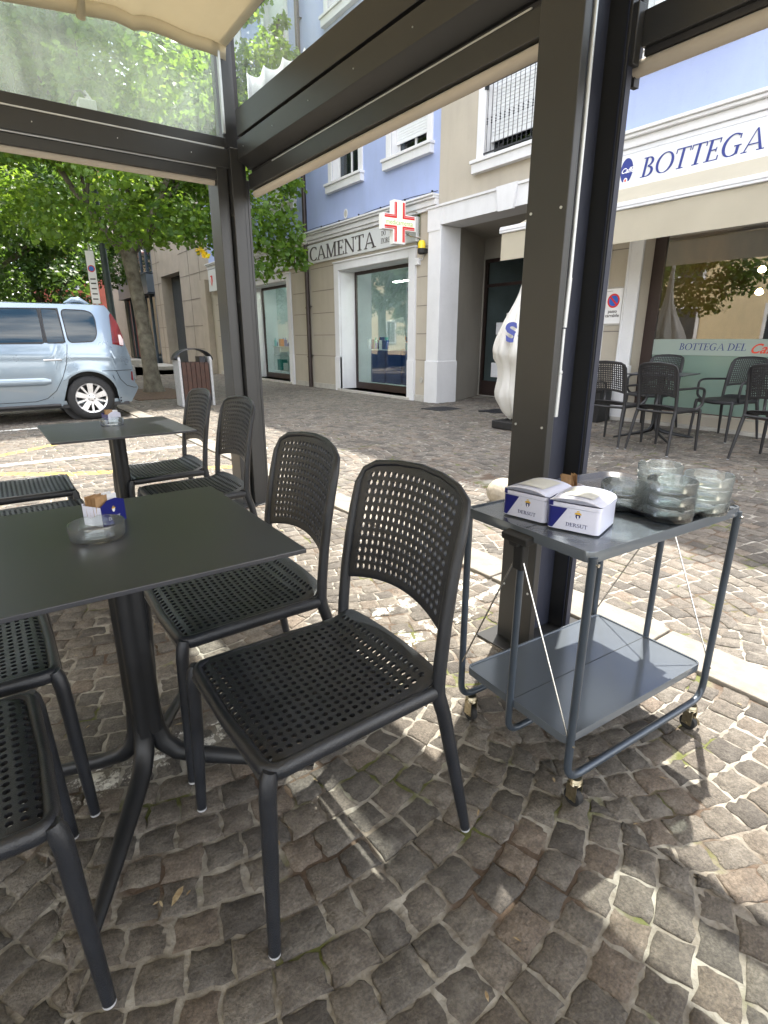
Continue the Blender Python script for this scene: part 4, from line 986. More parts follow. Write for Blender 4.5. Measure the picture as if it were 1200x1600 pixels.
# left beam, along X at Y~3.9
XL = -4.2
m_ = MB(); m_.box(XL, 1.56, 3.86, 3.98, 2.365, 2.425); m_.box(XL, 1.56, 3.835, 3.98, 2.245, 2.352); m_.box(XL, 1.52, 3.855, 3.96, 2.178, 2.236)
lb = pp("beam", m_, "frame_metal", bevel=.004)
m_ = MB(); m_.box(XL, 1.55, 3.88, 3.97, 2.352, 2.366); m_.box(XL, 1.5, 3.88, 3.95, 2.235, 2.246); pp("beam_core", m_, "frame_metal_dark", lb)
m_ = MB(); m_.box(XL, 1.50, 3.852, 3.859, 2.2375, 2.2445); m_.box(XL, 1.535, 3.838, 3.85, 2.3545, 2.3625); pp("highlight_strip", m_, "alu_rod", lb)  # pale strips paint the beam's highlight line and bright gap line
m_ = MB(); m_.tube([(XL, 3.89, 2.168), (1.47, 3.89, 2.168)], .020, 14); pp("blind_roll", m_, "blind_roll", lb, smooth=60)
# right beam, along Y at X~1.62
def rbeam(x, y0, y1, dz=0.0, low=True):
    b = MB(); b.box(x-.05, x+.06, y0, y1, 2.425+dz, 2.57+dz)
    b.box(x-.055, x+.09, y0, y1, 2.295+dz, 2.405+dz)
    b.prism([(0, 0), (.075, -.045), (.14, -.045), (.14, .0)], (x-.055, y1, 2.2948+dz), (1, 0, 0), (0, 0, 1), (y1-y0))
    b.box(x+.01, x+.07, y0, y1, 2.135+dz, 2.222+dz)
    o = pp("beam", b, "frame_metal", bevel=.003)
    c = MB(); c.box(x-.02, x+.08, y0, y1, 2.404+dz, 2.426+dz); c.box(x+.035, x+.085, y0, y1, 2.222+dz, 2.25+dz); pp("beam_core", c, "frame_metal_dark", o)
    c = MB(); c.box(x+.012, x+.018, y0+.1, y1-.35, 2.223+dz, 2.229+dz); pp("highlight_strip", c, "alu_rod", o)  # painted bright line, as on the left beam
    c = MB(); c.tube([(x+.045, y0+.02, 2.112+dz), (x+.045, y1-.02, 2.112+dz)], .0225, 14); pp("blind_roll", c, "blind_roll", o, smooth=60)
    return o
rbeam(1.66, 1.387, 3.80)
b = MB(); x = 1.93
b.box(x-.03, x+.05, -2.5, 1.225, 2.088, 2.185); b.box(x-.02, x+.05, -2.5, 1.225, 2.8, 2.9); o = pp("beam", b, "frame_metal", bevel=.003)
c = MB(); c.box(x-.01, x+.05, -2.5, 1.222, 2.068, 2.0875); pp("beam_core", c, "frame_metal_dark", o)
c = MB(); c.tube([(x+.015, -2.5, 2.048), (x+.015, 1.262, 2.048)], .024, 14); pp("blind_roll", c, "blind_roll", o, smooth=60)
# top rails
m_ = MB(); m_.box(XL, 1.56, 3.92, 3.98, 2.985, 3.05); m_.box(1.60, 1.66, -2.5, 3.86, 2.985, 3.05); pp("top_rail", m_, "frame_metal")
m_ = MB()
for y in np.arange(1.6, 3.75, .42): m_.cyl((1.606, y, 2.35), (1.602, y, 2.35), .003, 10)
for x in np.arange(-1.2, 1.5, .42): m_.cyl((x, 3.836, 2.30), (x, 3.832, 2.30), .003, 10)
for z in (.25, .9, 1.6): m_.cyl((1.601, 1.245, z), (1.597, 1.245, z), .0045, 10); m_.cyl((1.601, 1.365, z), (1.597, 1.365, z), .0045, 10)
pp("screws", m_, "alu_rod")
m_ = MB(); m_.box(1.53, 1.98, 1.16, 1.44, 0, .008); pp("foot_plate", m_, "frame_metal", bevel=.002)
m_ = MB(); m_.box(1.42, 1.74, 3.76, 4.08, 0, .008); pp("foot_plate", m_, "frame_metal", bevel=.002)
# glass transoms
m_ = MB(); m_.box(XL, 1.545, 3.925, 3.933, 2.43, 3.0); pp("glass_pane", m_, "transom_glass")
m_ = MB(); m_.box(1.655, 1.663, 1.39, 3.85, 2.575, 3.0); pp("glass_pane", m_, "transom_clear")
m_ = MB(); m_.box(1.945, 1.953, -2.5, 1.255, 2.19, 2.80); pp("glass_pane", m_, "transom_clear")
m_ = MB(); m_.box(1.935, 1.965, 1.256, 1.275, 2.0, 2.8); pp("glazing_bead", m_, "frame_metal_dark")
# roof canopy: pleated sheet, pleats run along Y near the right edge
ncol = 120; prof = []
for i in range(ncol+1):
    x = XL+(1.60-XL)*i/ncol
    z = 2.845+.10*max(0, min(1, (x-.1)/.9))
    for c0, wd, dp in ((1.06, .05, .022), (1.36, .10, .018)):
        z -= dp*math.exp(-((x-c0-.0)/wd)**2)
    for c0 in (-.2, -1.3, -2.4): z -= .025*math.exp(-((x-c0)/.06)**2)
    if x > 1.3: z -= .035*((x-1.3)/.3)**1.5
    prof.append((x, z))
def ca(y): return max(0, min(1, (y-3.2)/.6))
m_ = MB(); m_.grid([[(x, y, z+.02*(1-ca(y))) for (x, z) in prof] for y in (-4, -2, 0, 1.2, 2.4, 3.2, 3.5, 3.72, 3.80, 3.835, 3.85)], flip=True)
m_.grid([[(x, 3.85+.01*k, z-.032*k) for (x, z) in prof] for k in (0, 1, 2)], flip=True)
can = pp("fabric_roof", m_, "canopy_beige", smooth=50)
s_ = can.modifiers.new("thick", 'SOLIDIFY'); s_.thickness = .003
m_ = MB(); m_.tube([(.80, 3.3, 2.95), (.80, 3.80, 2.91), (.80, 3.875, 2.85)], [.016, .018, .024], 12); pp("roof_fold", m_, "canopy_beige", can, smooth=60)
m_ = MB(); m_.box(1.60, 1.97, -4, 1.22, 2.955, 2.962); pp("side_flap", m_, "canopy_beige", can)

# crank rod hanging from the post
cr_ = thing("crank_rod", "pale grey blind crank rod hanging against the wide dark post", "rod", (1.695, 1.272, 0))
m_ = MB(); m_.tube([(0, -.012, 1.37), (0, -.016, 2.9)], .0085, 12); m_.build("upper_rod", "alu_rod", cr_, smooth=60)
m_ = MB(); m_.tube([(0, -.006, .93), (0, -.008, 1.08)], .0105, 12); m_.build("grip", "alu_rod", cr_, smooth=60); m_ = MB(); m_.tube([(.0, -.008, 1.24), (0, -.012, 1.40)], .0105, 12); m_.build("grip", "alu_rod", cr_, smooth=60)
m_ = MB(); m_.tube([(0, -.008, 1.08), (0, -.008, 1.235)], .0075, 10); m_.lathe([(.010, 0), (.012, .006), (.010, .012)], (0, -.008, 1.082), 12); m_.build("joint", "alu_rod", cr_, smooth=60)

# flood light on the left beam
fl = thing("floodlight", "small grey floodlight with a looped black cable on the beam", "lamp", (.785, 4.02, 2.43))
m_ = MB(); m_.box(-.03, .06, -.03, .06, 0, .085); m_.build("base", "trim_white", fl, bevel=.004)
m_ = MB(); m_.cbox((.03, .02, .105), (.012, .05, .07), Matrix.Rotation(R(-35), 3, 'Y')); m_.build("head", "concrete", fl, bevel=.004)
m_ = MB(); m_.tube([(-.085, 0, .005), (-.075, 0, .06), (-.045, 0, .115), (-.01, 0, .128), (.015, 0, .105)], .006, 8); m_.build("cable", "black_rubber", fl, smooth=60)
# scalloped white pelmet outside the right transom
pe = thing("scalloped_pelmet", "white scalloped fabric pelmet standing outside the corner transom", "pelmet", (1.85, 3.6, 2.58))
xs_ = np.linspace(.50, -.30, 41); top = [(y, .29 - .35*(.50-y)*.45 + .04*(1-abs(math.sin((.50-y)/.26*math.pi)))) for y in xs_]
m_ = MB(); m_.grid([[(.012*math.sin(y*22), y, 0) for y, z in top], [(.012*math.sin(y*22), y, z) for y, z in top]], flip=True); o = m_.build("cloth", "pelmet_white", pe, smooth=60)
s_ = o.modifiers.new("thick", 'SOLIDIFY'); s_.thickness = .002

# ================================================================== CHAIRS
def perf_panel(surf, nu, nv, umarg, vmarg, hr, round_fn=None, nrm_t=.004, skip=None):
    """surf(u,v)->Vector, u,v in [-1,1].  nu x nv round holes.  returns MB with front+back skins and hole walls"""
    us = [-1, -1+umarg*.45]+[(-1+umarg)+(2-2*umarg)*i/nu for i in range(nu+1)]+[1-umarg*.45, 1]
    vs = [-1, -1+vmarg*.45]+[(-1+vmarg)+(2-2*vmarg)*i/nv for i in range(nv+1)]+[1-vmarg*.45, 1]
    mb = MB(); cache = {}
    def P(u, v):
        e = .004
        uu, vv = (round_fn(u, v) if round_fn else (u, v))
        p = surf(uu, vv)
        du = surf(uu+e, vv)-surf(uu-e, vv); dv = surf(uu, vv+e)-surf(uu, vv-e); n = du.cross(dv).normalized()
        return p, n
    def vid(u, v, side):
        k = (round(u, 5), round(v, 5), side)
        if k not in cache:
            p, n = P(u, v); edge = 1-min(1, min(1-abs(u), 1-abs(v))/.03)
            th = nrm_t*(1-.55*max(0, edge))
            mb.v.append(tuple(p+n*(th if side else -th))); cache[k] = len(mb.v)-1
        return cache[k]
    def face(ix, side):
        mb.f.append(tuple(ix) if side else tuple(reversed(ix))); mb.mi.append(0)
    nU, nV = len(us)-1, len(vs)-1
    for i in range(nU):
        for j in range(nV):
            u0, u1, v0, v1 = us[i], us[i+1], vs[j], vs[j+1]
            hole = 2 <= i < nU-2 and 2 <= j < nV-2 and not (skip and skip(i-2, j-2))
            um, vm = (u0+u1)/2, (v0+v1)/2
            ring = [(u1, vm), (u1, v1), (um, v1), (u0, v1), (u0, vm), (u0, v0), (um, v0), (u1, v0)]
            # margins next to hole cells need matching mid points: use 8-ring everywhere
            for side in (0, 1):
                if not hole:
                    face([vid(*q, side) for q in ring], side)
                else:
                    hu, hv = hr[0]*(u1-u0)/2, hr[1]*(v1-v0)/2
                    inner = [(um+hu*math.cos(k*math.pi/4), vm+hv*math.sin(k*math.pi/4)) for k in range(8)]
                    for k in range(8):
                        k2 = (k+1) % 8
                        face([vid(*ring[k], side), vid(*ring[k2], side), vid(*inner[k2], side), vid(*inner[k], side)], side)
            if hole:
                for k in range(8):
                    k2 = (k+1) % 8
                    face([vid(*inner[k], 0), vid(*inner[k], 1), vid(*inner[k2], 1), vid(*inner[k2], 0)], 0)
    # rim
    def rim(seq):
        for a, b in zip(seq[:-1], seq[1:]):
            face([vid(*a, 0), vid(*b, 0), vid(*b, 1), vid(*a, 1)], 1)
    def fine(xs): 
        o = []
        for a, b in zip(xs[:-1], xs[1:]): o += [a, (a+b)/2]
        return o+[xs[-1]]
    fu, fv = fine(us), fine(vs)
    rim([(u, -1) for u in fu]); rim([(1, v) for v in fv]); rim([(u, 1) for u in reversed(fu)]); rim([(-1, v) for v in reversed(fv)])
    return mb

def rounder(ru, rv, top_only=False, bot_only=False):
    def fn(u, v):
        a = (abs(u)-(1-ru))/ru; b = (abs(v)-(1-rv))/rv
        if a > 0 and b > 0 and not (top_only and v < 0):
            a2 = a*math.sqrt(1-b*b/2); b2 = b*math.sqrt(1-a*a/2)
            return math.copysign(1-ru+ru*a2, u), math.copysign(1-rv+rv*b2, v)
        return u, v
    return fn

BW = .205
def backx(z):      # x of the rear uprights with height
    if z < .43: return -.268+(.083)*(z/.43)
    t = (z-.43)/.45; return -.185-.020*t-.055*t*t
def back_surf(u, v):
    t = (v+1)/2; z = .598+.290*t
    z += -.030*(u*u)*t*0 - .030*(1-t)*(u*u)*1.0 + .014*t*(1-u*u)
    x = backx(z)-.030*(1-u*u)
    return Vector((x, -u*(BW-.006), z))
def seat_surf(u, v):
    t = (v+1)/2          # 0 rear .. 1 front
    x = -.192+.442*t; hw = .200+.022*t
    z = .448-.016*(1-u*u)*math.sin(min(1, t*1.05)*math.pi*.9)
    if t < .2: z += .040*((.2-t)/.2)**1.7*(1-.35*u*u); x -= .006*((.2-t)/.2)
    if t > .86: z -= .030*((t-.86)/.14)**2
    z -= .006*abs(u)**6
    return Vector((x, u*-hw, z))
def chair_parts(root, m="plastic_anthracite", arms=False):
    b = perf_panel(back_surf, 17, 12, .13, .13, (.70, .74), rounder(.30, .42, top_only=True), .0042); b.build("backrest", m, root, smooth=42)
    s = perf_panel(seat_surf, 18, 19, .115, .085, (.66, .66), rounder(.14, .12), .0045); s.build("seat", m, root, smooth=42)
    # rear uprights and rounded top rim in one tube
    rim = []
    zs = [.43, .50, .60, .69, .77, .830]
    L = [Vector((backx(z), BW, z)) for z in zs]
    cor = [Vector((backx(.868)-.004, BW-.012, .868)), Vector((backx(.89)-.008, BW-.05, .890)), Vector((backx(.90)-.022, .085, .900)), Vector((backx(.905)-.029, 0, .904))]
    half = L+cor; path = half+[Vector((p.x, -p.y, p.z)) for p in reversed(half[:-1])]
    rr = [.0150, .0148, .0145, .0138, .0125, .0108, .0085, .0075, .0070, .0068]; rr = rr+rr[-2::-1]
    f = MB(); f.tube(path, rr, 12, cap=True, squash=(1.15, 1.0)); f.build("back_frame", m, root, smooth=50)
    # seat frame
    f = MB()
    fx, fy = .235, .213
    ringp = bendpath([(-.195, .203, .430), (.0, .207, .432), (fx, fy, .430), (fx+.004, 0, .418), (fx, -fy, .430), (.0, -.207, .432), (-.195, -.203, .430)], .03, 4)
    f.tube(ringp, .0155, 12, squash=(1.2, .9)); f.tube([(-.196, .2, .425), (-.199, 0, .420), (-.196, -.2, .425)], .013, 10)
    f.build("seat_frame", m, root, smooth=50)
    for sy in (1, -1):
        l = MB(); l.tube([(.234, sy*.213, .440), (.238, sy*.2145, .425), (.243, sy*.2165, .39), (.248, sy*.219, .25), (.258, sy*.225, .006)], [.0135, .0172, .0172, .0162, .0128], 14)
        lo = l.build("leg", m, root, smooth=50)
        g = MB(); g.tube([(.258, sy*.225, .0), (.258, sy*.225, .007)], .0125, 14); g.build("foot_cap", "glide_grey", lo)
        l = MB(); l.tube([(backx(.45), sy*.205, .45), (backx(.43)-.001, sy*.205, .42), (-.204, sy*.208, .36), (-.234, sy*.219, .2), (-.268, sy*.235, .006)], [.0150, .0180, .0172, .0155, .0122], 14)
        lo = l.build("leg", m, root, smooth=50)
        g = MB(); g.tube([(-.268, sy*.235, .0), (-.268, sy*.235, .007)], .012, 14); g.build("foot_cap", "glide_grey", lo)
        if arms:
            a = MB(); a.tube(bendpath([(backx(.66), sy*.212, .655), (.10, sy*.250, .66), (.20, sy*.252, .645), (.205, sy*.245, .48), (.150, sy*.215, .436)], .05, 4), .0115, 10, squash=(1, 1.25)); a.build("armrest", m, root, smooth=50)
ch0 = thing("cafe_chair", "nearest perforated dark chair, between the near table and the trolley", "chair", (.545, 1.0, 0), R(180), "perforated chairs at the two near tables")
chair_parts(ch0)
for (x, y, a, lab) in ((.560, 1.555, 179, "perforated dark chair right of the near table, second from the trolley"),
                       (.855, 2.86, 181, "perforated dark chair right of the far table, in front of the corner post"),
                       (.845, 3.47, 180, "farthest perforated dark chair right of the far table, below the litter bin"),
                       (-.262, 1.105, 0, "perforated dark chair cut off at the left edge, lowest in the photo"),
                       (-.205, 1.60, 0, "perforated dark chair left of the near table, its seat just under the tabletop"),
                       (.075, 2.79, 0, "perforated chair left of the far table, seat right behind the near sugar holder"),
                       (.085, 3.43, -1, "perforated chair left of the far table, its seat nearest the car")):
    dup(ch0, (x, y, 0), R(a), lab)
ac0 = thing("armchair", "dark outdoor armchair with its back to the camera, left of the cafe table", "chair", (5.75, 2.92, gz(5.75, 2.92)), R(-4), "perforated armchairs outside the cafe")
ac0["label"] = "dark armchair with its back to the camera, centre of the cafe group"
chair_parts(ac0, "plastic_far", arms=True)
for (x, y, a, lab) in ((5.74, 3.50, 3, "dark armchair with its back to the camera, beside the wide pergola post"),
                       (6.86, 2.80, 168, "dark armchair facing the camera right of the cafe table, under the lettering"),
                       (6.02, 2.00, -8, "dark armchair cut off at the right edge of the photo, outside the cafe"),
                       (6.93, 3.72, 184, "dark armchair behind the cafe table, against the pilaster")):
    dup(ac0, (x, y, gz(x, y)), R(a), lab)

# ================================================================== TABLES
def make_table(label, loc, rz, foot_rot, group, square=False, size=.69):
    t = thing("bistro_table", label, "table", loc, rz, group)
    h = size/2
    m_ = MB(); m_.box(-h, h, -h, h, .729, .740); m_.build("tabletop", "table_laminate", t, bevel=.0018)
    m_ = MB(); m_.box(-.13, .13, -.13, .13, .719, .7285); m_.build("mounting_plate", "table_base", t)
    prof = []
    n = 32
    c = MB(); rings = []
    for z, k in ((.17, 1.0), (.45, .97), (.72, .95)):
        rings.append([(k*(.040+.006*math.cos(4*a))*math.cos(a+R(foot_rot)), k*(.040+.006*math.cos(4*a))*math.sin(a+R(foot_rot)), z) for a in np.linspace(0, 2*math.pi, n, endpoint=False)])
    c.grid(rings, wrap=True); c.build("column", "table_base", t, smooth=70)
    for q in range(4):
        a = R(foot_rot+90*q); d = Vector((math.cos(a), math.sin(a), 0))
        pts = [(.022, .24), (.026, .17), (.040, .125), (.075, .092), (.13, .074), (.24, .052), (.36, .030), (.455, .0115)]
        rad = [.020, .0225, .0235, .0230, .0215, .019, .0155, .0105]
        l = MB(); l.tube([d*r+Vector((0, 0, z)) for r, z in pts], rad, 12, squash=(.8, 1.15)); l.build("foot", "table_base", t, smooth=60)
    return t
t1 = make_table("near dark square table under the larger ashtray", (.212, 1.412, 0), R(-1.5), -28, "dark square tables on the patio")
t2 = make_table("farther dark square table in front of the silver car", (.57, 3.29, 0), R(0), -28, "dark square tables on the patio", size=.68)
t3 = make_table("small dark table among the armchairs outside the cafe", (6.32, 3.32, gz(6.3, 3.3)), R(10), 40, None, size=.62)

# ---- ashtrays
def ash_mesh(r=.0615, h=.0365, name="ashtray"):
    n = 48
    def notch(a, j):
        if j not in (3, 4, 5): return 0
        s = 0
        for c in (R(20), R(140), R(260)):
            d = abs((a-c+math.pi) % (2*math.pi)-math.pi); s = max(s, math.exp(-(d/.10)**2))
        return -.008*s
    prof = [(r*.94, 0), (r*.975, .003), (r*.99, h*.55), (r, h-.003), (r*.985, h), (r*.93, h-.001), (r*.88, .010), (r*.80, .0065), (.001, .006)]
    m_ = MB(); vs = []; fs = []
    for j, (rr, z) in enumerate(prof):
        for k in range(n):
            a = 2*math.pi*k/n; vs.append((rr*math.cos(a), rr*math.sin(a), z+notch(a, j)))
    for j in range(len(prof)-1):
        for k in range(n): fs.append((j*n+k, j*n+(k+1) % n, (j+1)*n+(k+1) % n, (j+1)*n+k))
    fs.append(tuple(reversed(range(n)))); m_.add(vs, fs); m_.f.append(tuple(range((len(prof)-1)*n, len(prof)*n))); m_.mi.append(0)
    return m_
a0 = ash_mesh().build("ashtray", "clear_glass", None, smooth=40, loc=(.175, 1.432, .7402)); a0.rotation_euler = (0, 0, R(70)); a0.scale = (1.04, 1.04, 1.0)
tag(a0, "clear glass ashtray on the near table in front of the blue sugar holder", "ashtray")
a1 = a0.copy(); a1.scale = (1, 1, 1); COL.objects.link(a1); a1.location = (.578, 3.40, .7402); a1["label"] = "small clear glass ashtray on the farther table"
TRZ = .7475
stk = [((1.428, .812), 2, "low stack of two beside the box"), ((1.428, .680), 3, "front stack"), ((1.566, .652), 3, "right hand stack at the tray edge"), ((1.585, .796), 3, "rear stack")]
words = {0: "bottom", 1: "second", 2: "third", 3: "top"}
for (xy, n_, lab) in stk:
    for k in range(n_):
        o = a0.copy(); o.scale = (1, 1, 1); COL.objects.link(o); o.location = (xy[0]+random.uniform(-.002, .002), xy[1]+random.uniform(-.002, .002), TRZ+k*.0345); o.rotation_euler = (0, 0, random.uniform(0, 6))
        pos = "top" if k == n_-1 else ("bottom" if k == 0 else ("second from bottom" if k == 1 else "third"))
        o["label"] = "glass ashtray, %s of the %s" % (pos, lab); o["group"] = "stacked glass ashtrays on the black tray"

# ---- sugar holders with packets
def emblem(mb_blue, mb_gold, origin, ux, uy, s):
    """crowned shield"""
    mb_blue.prism([(-.5*s, .45*s), (.5*s, .45*s), (.5*s, -.1*s), (.25*s, -.45*s), (0, -.6*s), (-.25*s, -.45*s), (-.5*s, -.1*s)], origin, ux, uy, .0004)
    mb_gold.prism([(.75*s*math.cos(a), .45*s+.5*s*math.sin(a)) for a in np.linspace(0, math.pi, 12)], Vector(origin)+Vector(ux).cross(Vector(uy))*.0002, ux, uy, .0004)
    mb_gold.prism([(-.25*s, 1.05*s), (.25*s, 1.05*s), (.32*s, 1.25*s), (-.32*s, 1.25*s)], origin, ux, uy, .0004)
def holder(label, loc, rz, front="tin_blue", side="tin_white", mark=True):
    t = thing("sugar_holder", label, "holder", loc, rz, None)
    # local: front face looks to -X, width along Y
    wy, dx, h = .038, .031, .062
    m_ = MB(); m_.prism([(-wy, 0), (wy, 0), (wy, h-.006), (wy*.3, h+.004), (-wy*.4, h+.003), (-wy, h-.010)], (-dx, 0, 0), (0, -1, 0), (0, 0, 1), .002); m_.build("front_panel", front, t)
    m_ = MB(); m_.box(dx-.002, dx, -wy, wy, 0, h*.9); m_.box(-dx, dx, -wy, wy, 0, .002); m_.box(-dx+.0001, dx-.002, -wy, -wy+.002, .002, h*.8)
    m_.box(-dx+.0001, dx-.002, wy-.002, wy, .002, h*.82); m_.box(-dx+.0002, dx-.002, -.001, .001, .002, h*.7); m_.build("tray_box", side, t)
    if mark:
        a, b = MB(), MB(); emblem(b, a, (-dx-.0022, 0, .036), (0, -1, 0), (0, 0, 1), .0085)
        a.build("crest", "print_gold", t); b.build("crest_shield", "print_white", t)
        c = MB(); serif_text(c, "DERSUT", (-dx-.0022, .019, .012), (0, -1, 0), (0, 0, 1), .0085, width=.038, depth=.0004); c.build("lettering", "print_white", t)
    return t
h1 = holder("blue and white sugar sachet holder on the near table", (.212, 1.545, .7402), R(124))
h2 = holder("small white sugar sachet holder on the farther table", (.595, 3.50, .7402), R(112), front="tin_white", side="tin_blue", mark=False)
def sachet_mesh(w_, h_, th=.0035):
    m_ = MB(); n = 5; fr = []; bk = []
    for i in range(n+1):
        for j in range(n+1):
            u, v = -1+2*i/n, -1+2*j/n; b = th*(1-u*u)*(1-v*v)
            fr.append((-b-.0002, u*w_/2, h_/2+v*h_/2)); bk.append((b+.0002, u*w_/2, h_/2+v*h_/2))
    fs = []
    for i in range(n):
        for j in range(n):
            q = (i*(n+1)+j, i*(n+1)+j+1, (i+1)*(n+1)+j+1, (i+1)*(n+1)+j); fs.append(q); fs.append(tuple(x+(n+1)**2 for x in reversed(q)))
    m_.add(fr+bk, fs); return m_
sb0 = sachet_mesh(.036, .052).build("sugar_sachet", "paper_brown", None, smooth=60)
sw0 = sachet_mesh(.038, .050).build("sugar_sachet", "paper_white", None, smooth=60)
tag(sb0, "brown paper sugar sachet leaning in the near holder, among like ones", "sachet", "brown sachets in the near holder")
tag(sw0, "white paper sachet in the near blue holder, among like ones", "sachet", "white sachets in the near holder")
def place_s(src, hld, lx, ly, lz, tilt, yaw, lab=None, grp=None, first=False):
    o = src if first else src.copy()
    if not first: COL.objects.link(o)
    a = hld.rotation_euler[2]; c, s = math.cos(a), math.sin(a)
    o.location = (hld.location[0]+c*lx-s*ly, hld.location[1]+s*lx+c*ly, hld.location[2]+lz); o.rotation_euler = (R(tilt*.5), R(tilt), a+R(yaw))
    if lab: o["label"] = lab; o["group"] = grp
    return o
for k in range(5): place_s(sb0, h1, -.016+.008*k, .019+random.uniform(-.003, .003), .022+random.uniform(0, .006), random.uniform(-9, 9), random.uniform(-12, 12), first=(k == 0))
for k in range(4): place_s(sw0, h1, -.014+.009*k, -.018+random.uniform(-.003, .003), .019+random.uniform(0, .005), random.uniform(-10, 10), random.uniform(-12, 12), first=(k == 0))
for k in range(4): place_s(sb0, h2, -.014+.008*k, .018, .024, random.uniform(-9, 9), random.uniform(-12, 12), "brown paper sugar sachet in the far table holder, among like ones", "brown sachets in the far holder")
for k in range(3): place_s(sw0, h2, -.012+.008*k, -.018, .020, random.uniform(-9, 9), random.uniform(-12, 12), "white sachet in the far table holder, among like ones", "white sachets in the far holder")

# ================================================================== TROLLEY
tr = thing("serving_trolley", "folding blue grey serving trolley on castors beside the wide post", "trolley", (1.398, .845, 0), R(-3.2))
LX, LY = .325, .208
def rrect(hx, hy, r, n=5):
    pts = []
    for cx, cy, a0_ in ((hx-r, hy-r, 0), (-hx+r, hy-r, 90), (-hx+r, -hy+r, 180), (hx-r, -hy+r, 270)):
        for k in range(n+1): a = R(a0_+90*k/n); pts.append((cx+r*math.cos(a), cy+r*math.sin(a)))
    return pts
def shelf(name, z, hx, hy, th):
    m_ = MB(); o_ = rrect(hx, hy, .022); i_ = rrect(hx-.006, hy-.006, .018); n = len(o_)
    V = [(x, y, z-th) for x, y in o_]+[(x, y, z-.0015) for x, y in o_]+[(x*.9985, y*.9985, z) for x, y in o_]+[(x, y, z) for x, y in i_]+[(x*.998, y*.998, z-.004) for x, y in i_]
    F = []
    for r_ in range(4):
        for k in range(n): F.append((r_*n+k, r_*n+(k+1) % n, (r_+1)*n+(k+1) % n, (r_+1)*n+k))
    F.append(tuple(range(4*n, 5*n))); F.append(tuple(reversed(range(n)))); m_.add(V, F)
    s = m_.build(name, "trolley_paint", tr, smooth=35)
    g = MB(); g.box(-hx+.008, hx-.008, -.0012, .0012, z-.0042, z-.0034); g.build("fold_seam", "seam", s)
    return s
shelf("top_shelf", .742, LX+.012, LY+.006, .027); shelf("lower_shelf", .222, LX-.004, LY-.012, .024)
for yy in (-LY-.002, 0.0, LY+.002):
    xl = LX-.004 if yy else LX+.012
    zt = .728 if yy else .66
    xl2 = LX if yy else LX+.002
    p = bendpath([(-xl2, yy, zt), (-xl2, yy, .10), (xl2, yy, .10), (xl2, yy, zt)], .055, 6)
    m_ = MB()
    if yy: m_.tube(p, .0105, 12)
    else:
        for s in (-1, 1):
            m_ = MB(); m_.tube(bendpath([(s*xl2, 0, zt), (s*xl2, 0, .11), (s*(xl2-.10), 0, .11)], .045, 6), .0100, 12)
            if s < 0: m_.build("fold_leg", "trolley_tube", tr, smooth=60)
    m_.build("tube_frame", "trolley_tube", tr, smooth=60)
for s in (-1, 1):
    m_ = MB(); m_.cbox((s*(LX+.012), 0, .718), (.052, .088, .020), Matrix.Rotation(R(s*10), 3, 'Y')); m_.cbox((s*(LX+.006), 0, .670), (.024, .034, .090)); m_.cbox((s*(LX+.022), .008, .700), (.020, .030, .016))
    m_.build("handle", "black_rubber", tr, bevel=.004)
    for q in (-1, 1):
        m_ = MB(); m_.tube([(s*(LX+.010), q*.012, .655), (s*(LX+.006), q*(LY-.002), .232)], .0023, 8); m_.build("brace_rod", "chrome", tr, smooth=60)
for sx in (-1, 1):
    for sy in (-1, 1):
        x, y = sx*(LX-.045), sy*LY
        m_ = MB(); m_.lathe([(.016, .088), (.019, .080), (.014, .074), (.017, .068)], (x, y, 0), 16); m_.box(x-.014, x-.011, y-.015, y+.015, .020, .072); m_.box(x+.011, x+.014, y-.015, y+.015, .020, .072); m_.box(x-.014, x+.014, y-.015, y+.012, .066, .072)
        m_.cyl((x-.017, y, .025), (x+.017, y, .025), .004, 8)
        if sx > 0 and sy < 0: m_.tube([(x+.0, y-.012, .05), (x+.02, y-.02, .03), (x+.03, y-.02, .012)], .004, 6)
        c = m_.build("caster", "zinc", tr, smooth=40)
        w_ = MB(); w_.tube([(x-.0105, y, .025), (x-.0085, y, .025), (x+.0085, y, .025), (x+.0105, y, .025)], [.021, .025, .025, .021], 20); w_.build("wheel", "black_rubber", c, smooth=40)
m_ = MB()
for sx in (-1, 1):
    for sy in (-1, 1):
        m_.lathe([(.0, .003), (.004, .002), (.005, 0)], (0, 0, 0), 8) if False else m_.cyl((sx*(LX-.002), sy*(LY+.004), .712), (sx*(LX-.002), sy*(LY+.018), .712), .0045, 8)
        m_.cyl((sx*LX, sy*(LY+.004), .215), (sx*LX, sy*(LY+.016), .215), .004, 8)
m_.build("bolt", "chrome", tr)

# ---- tray
ty = thing("serving_tray", "black rectangular serving tray with rounded corners on the trolley top", "tray", (1.565, .852, .7425), R(82))
m_ = MB(); hx, hy = .228, .168; n5 = 7
V = []; rings_ = [(hx-.026, hy-.026, .045, .0), (hx-.020, hy-.020, .048, .0015), (hx-.006, hy-.006, .056, .014), (hx, hy, .06, .0165), (hx, hy, .06, .0185), (hx-.007, hy-.007, .055, .0175), (hx-.022, hy-.022, .047, .0050), (hx-.030, hy-.030, .043, .0038)]
rp = [[(x, y, z) for x, y in rrect(a, b, r_, n5)] for a, b, r_, z in rings_]
m_.grid(rp, wrap=True); nn_ = len(rp[0]); L0 = len(m_.v); m_.f.append(tuple(range(L0-nn_, L0))); m_.mi.append(0); m_.f.append(tuple(reversed(range(nn_)))); m_.mi.append(0)
m_.build("tray_body", "tray_black", ty, smooth=50)

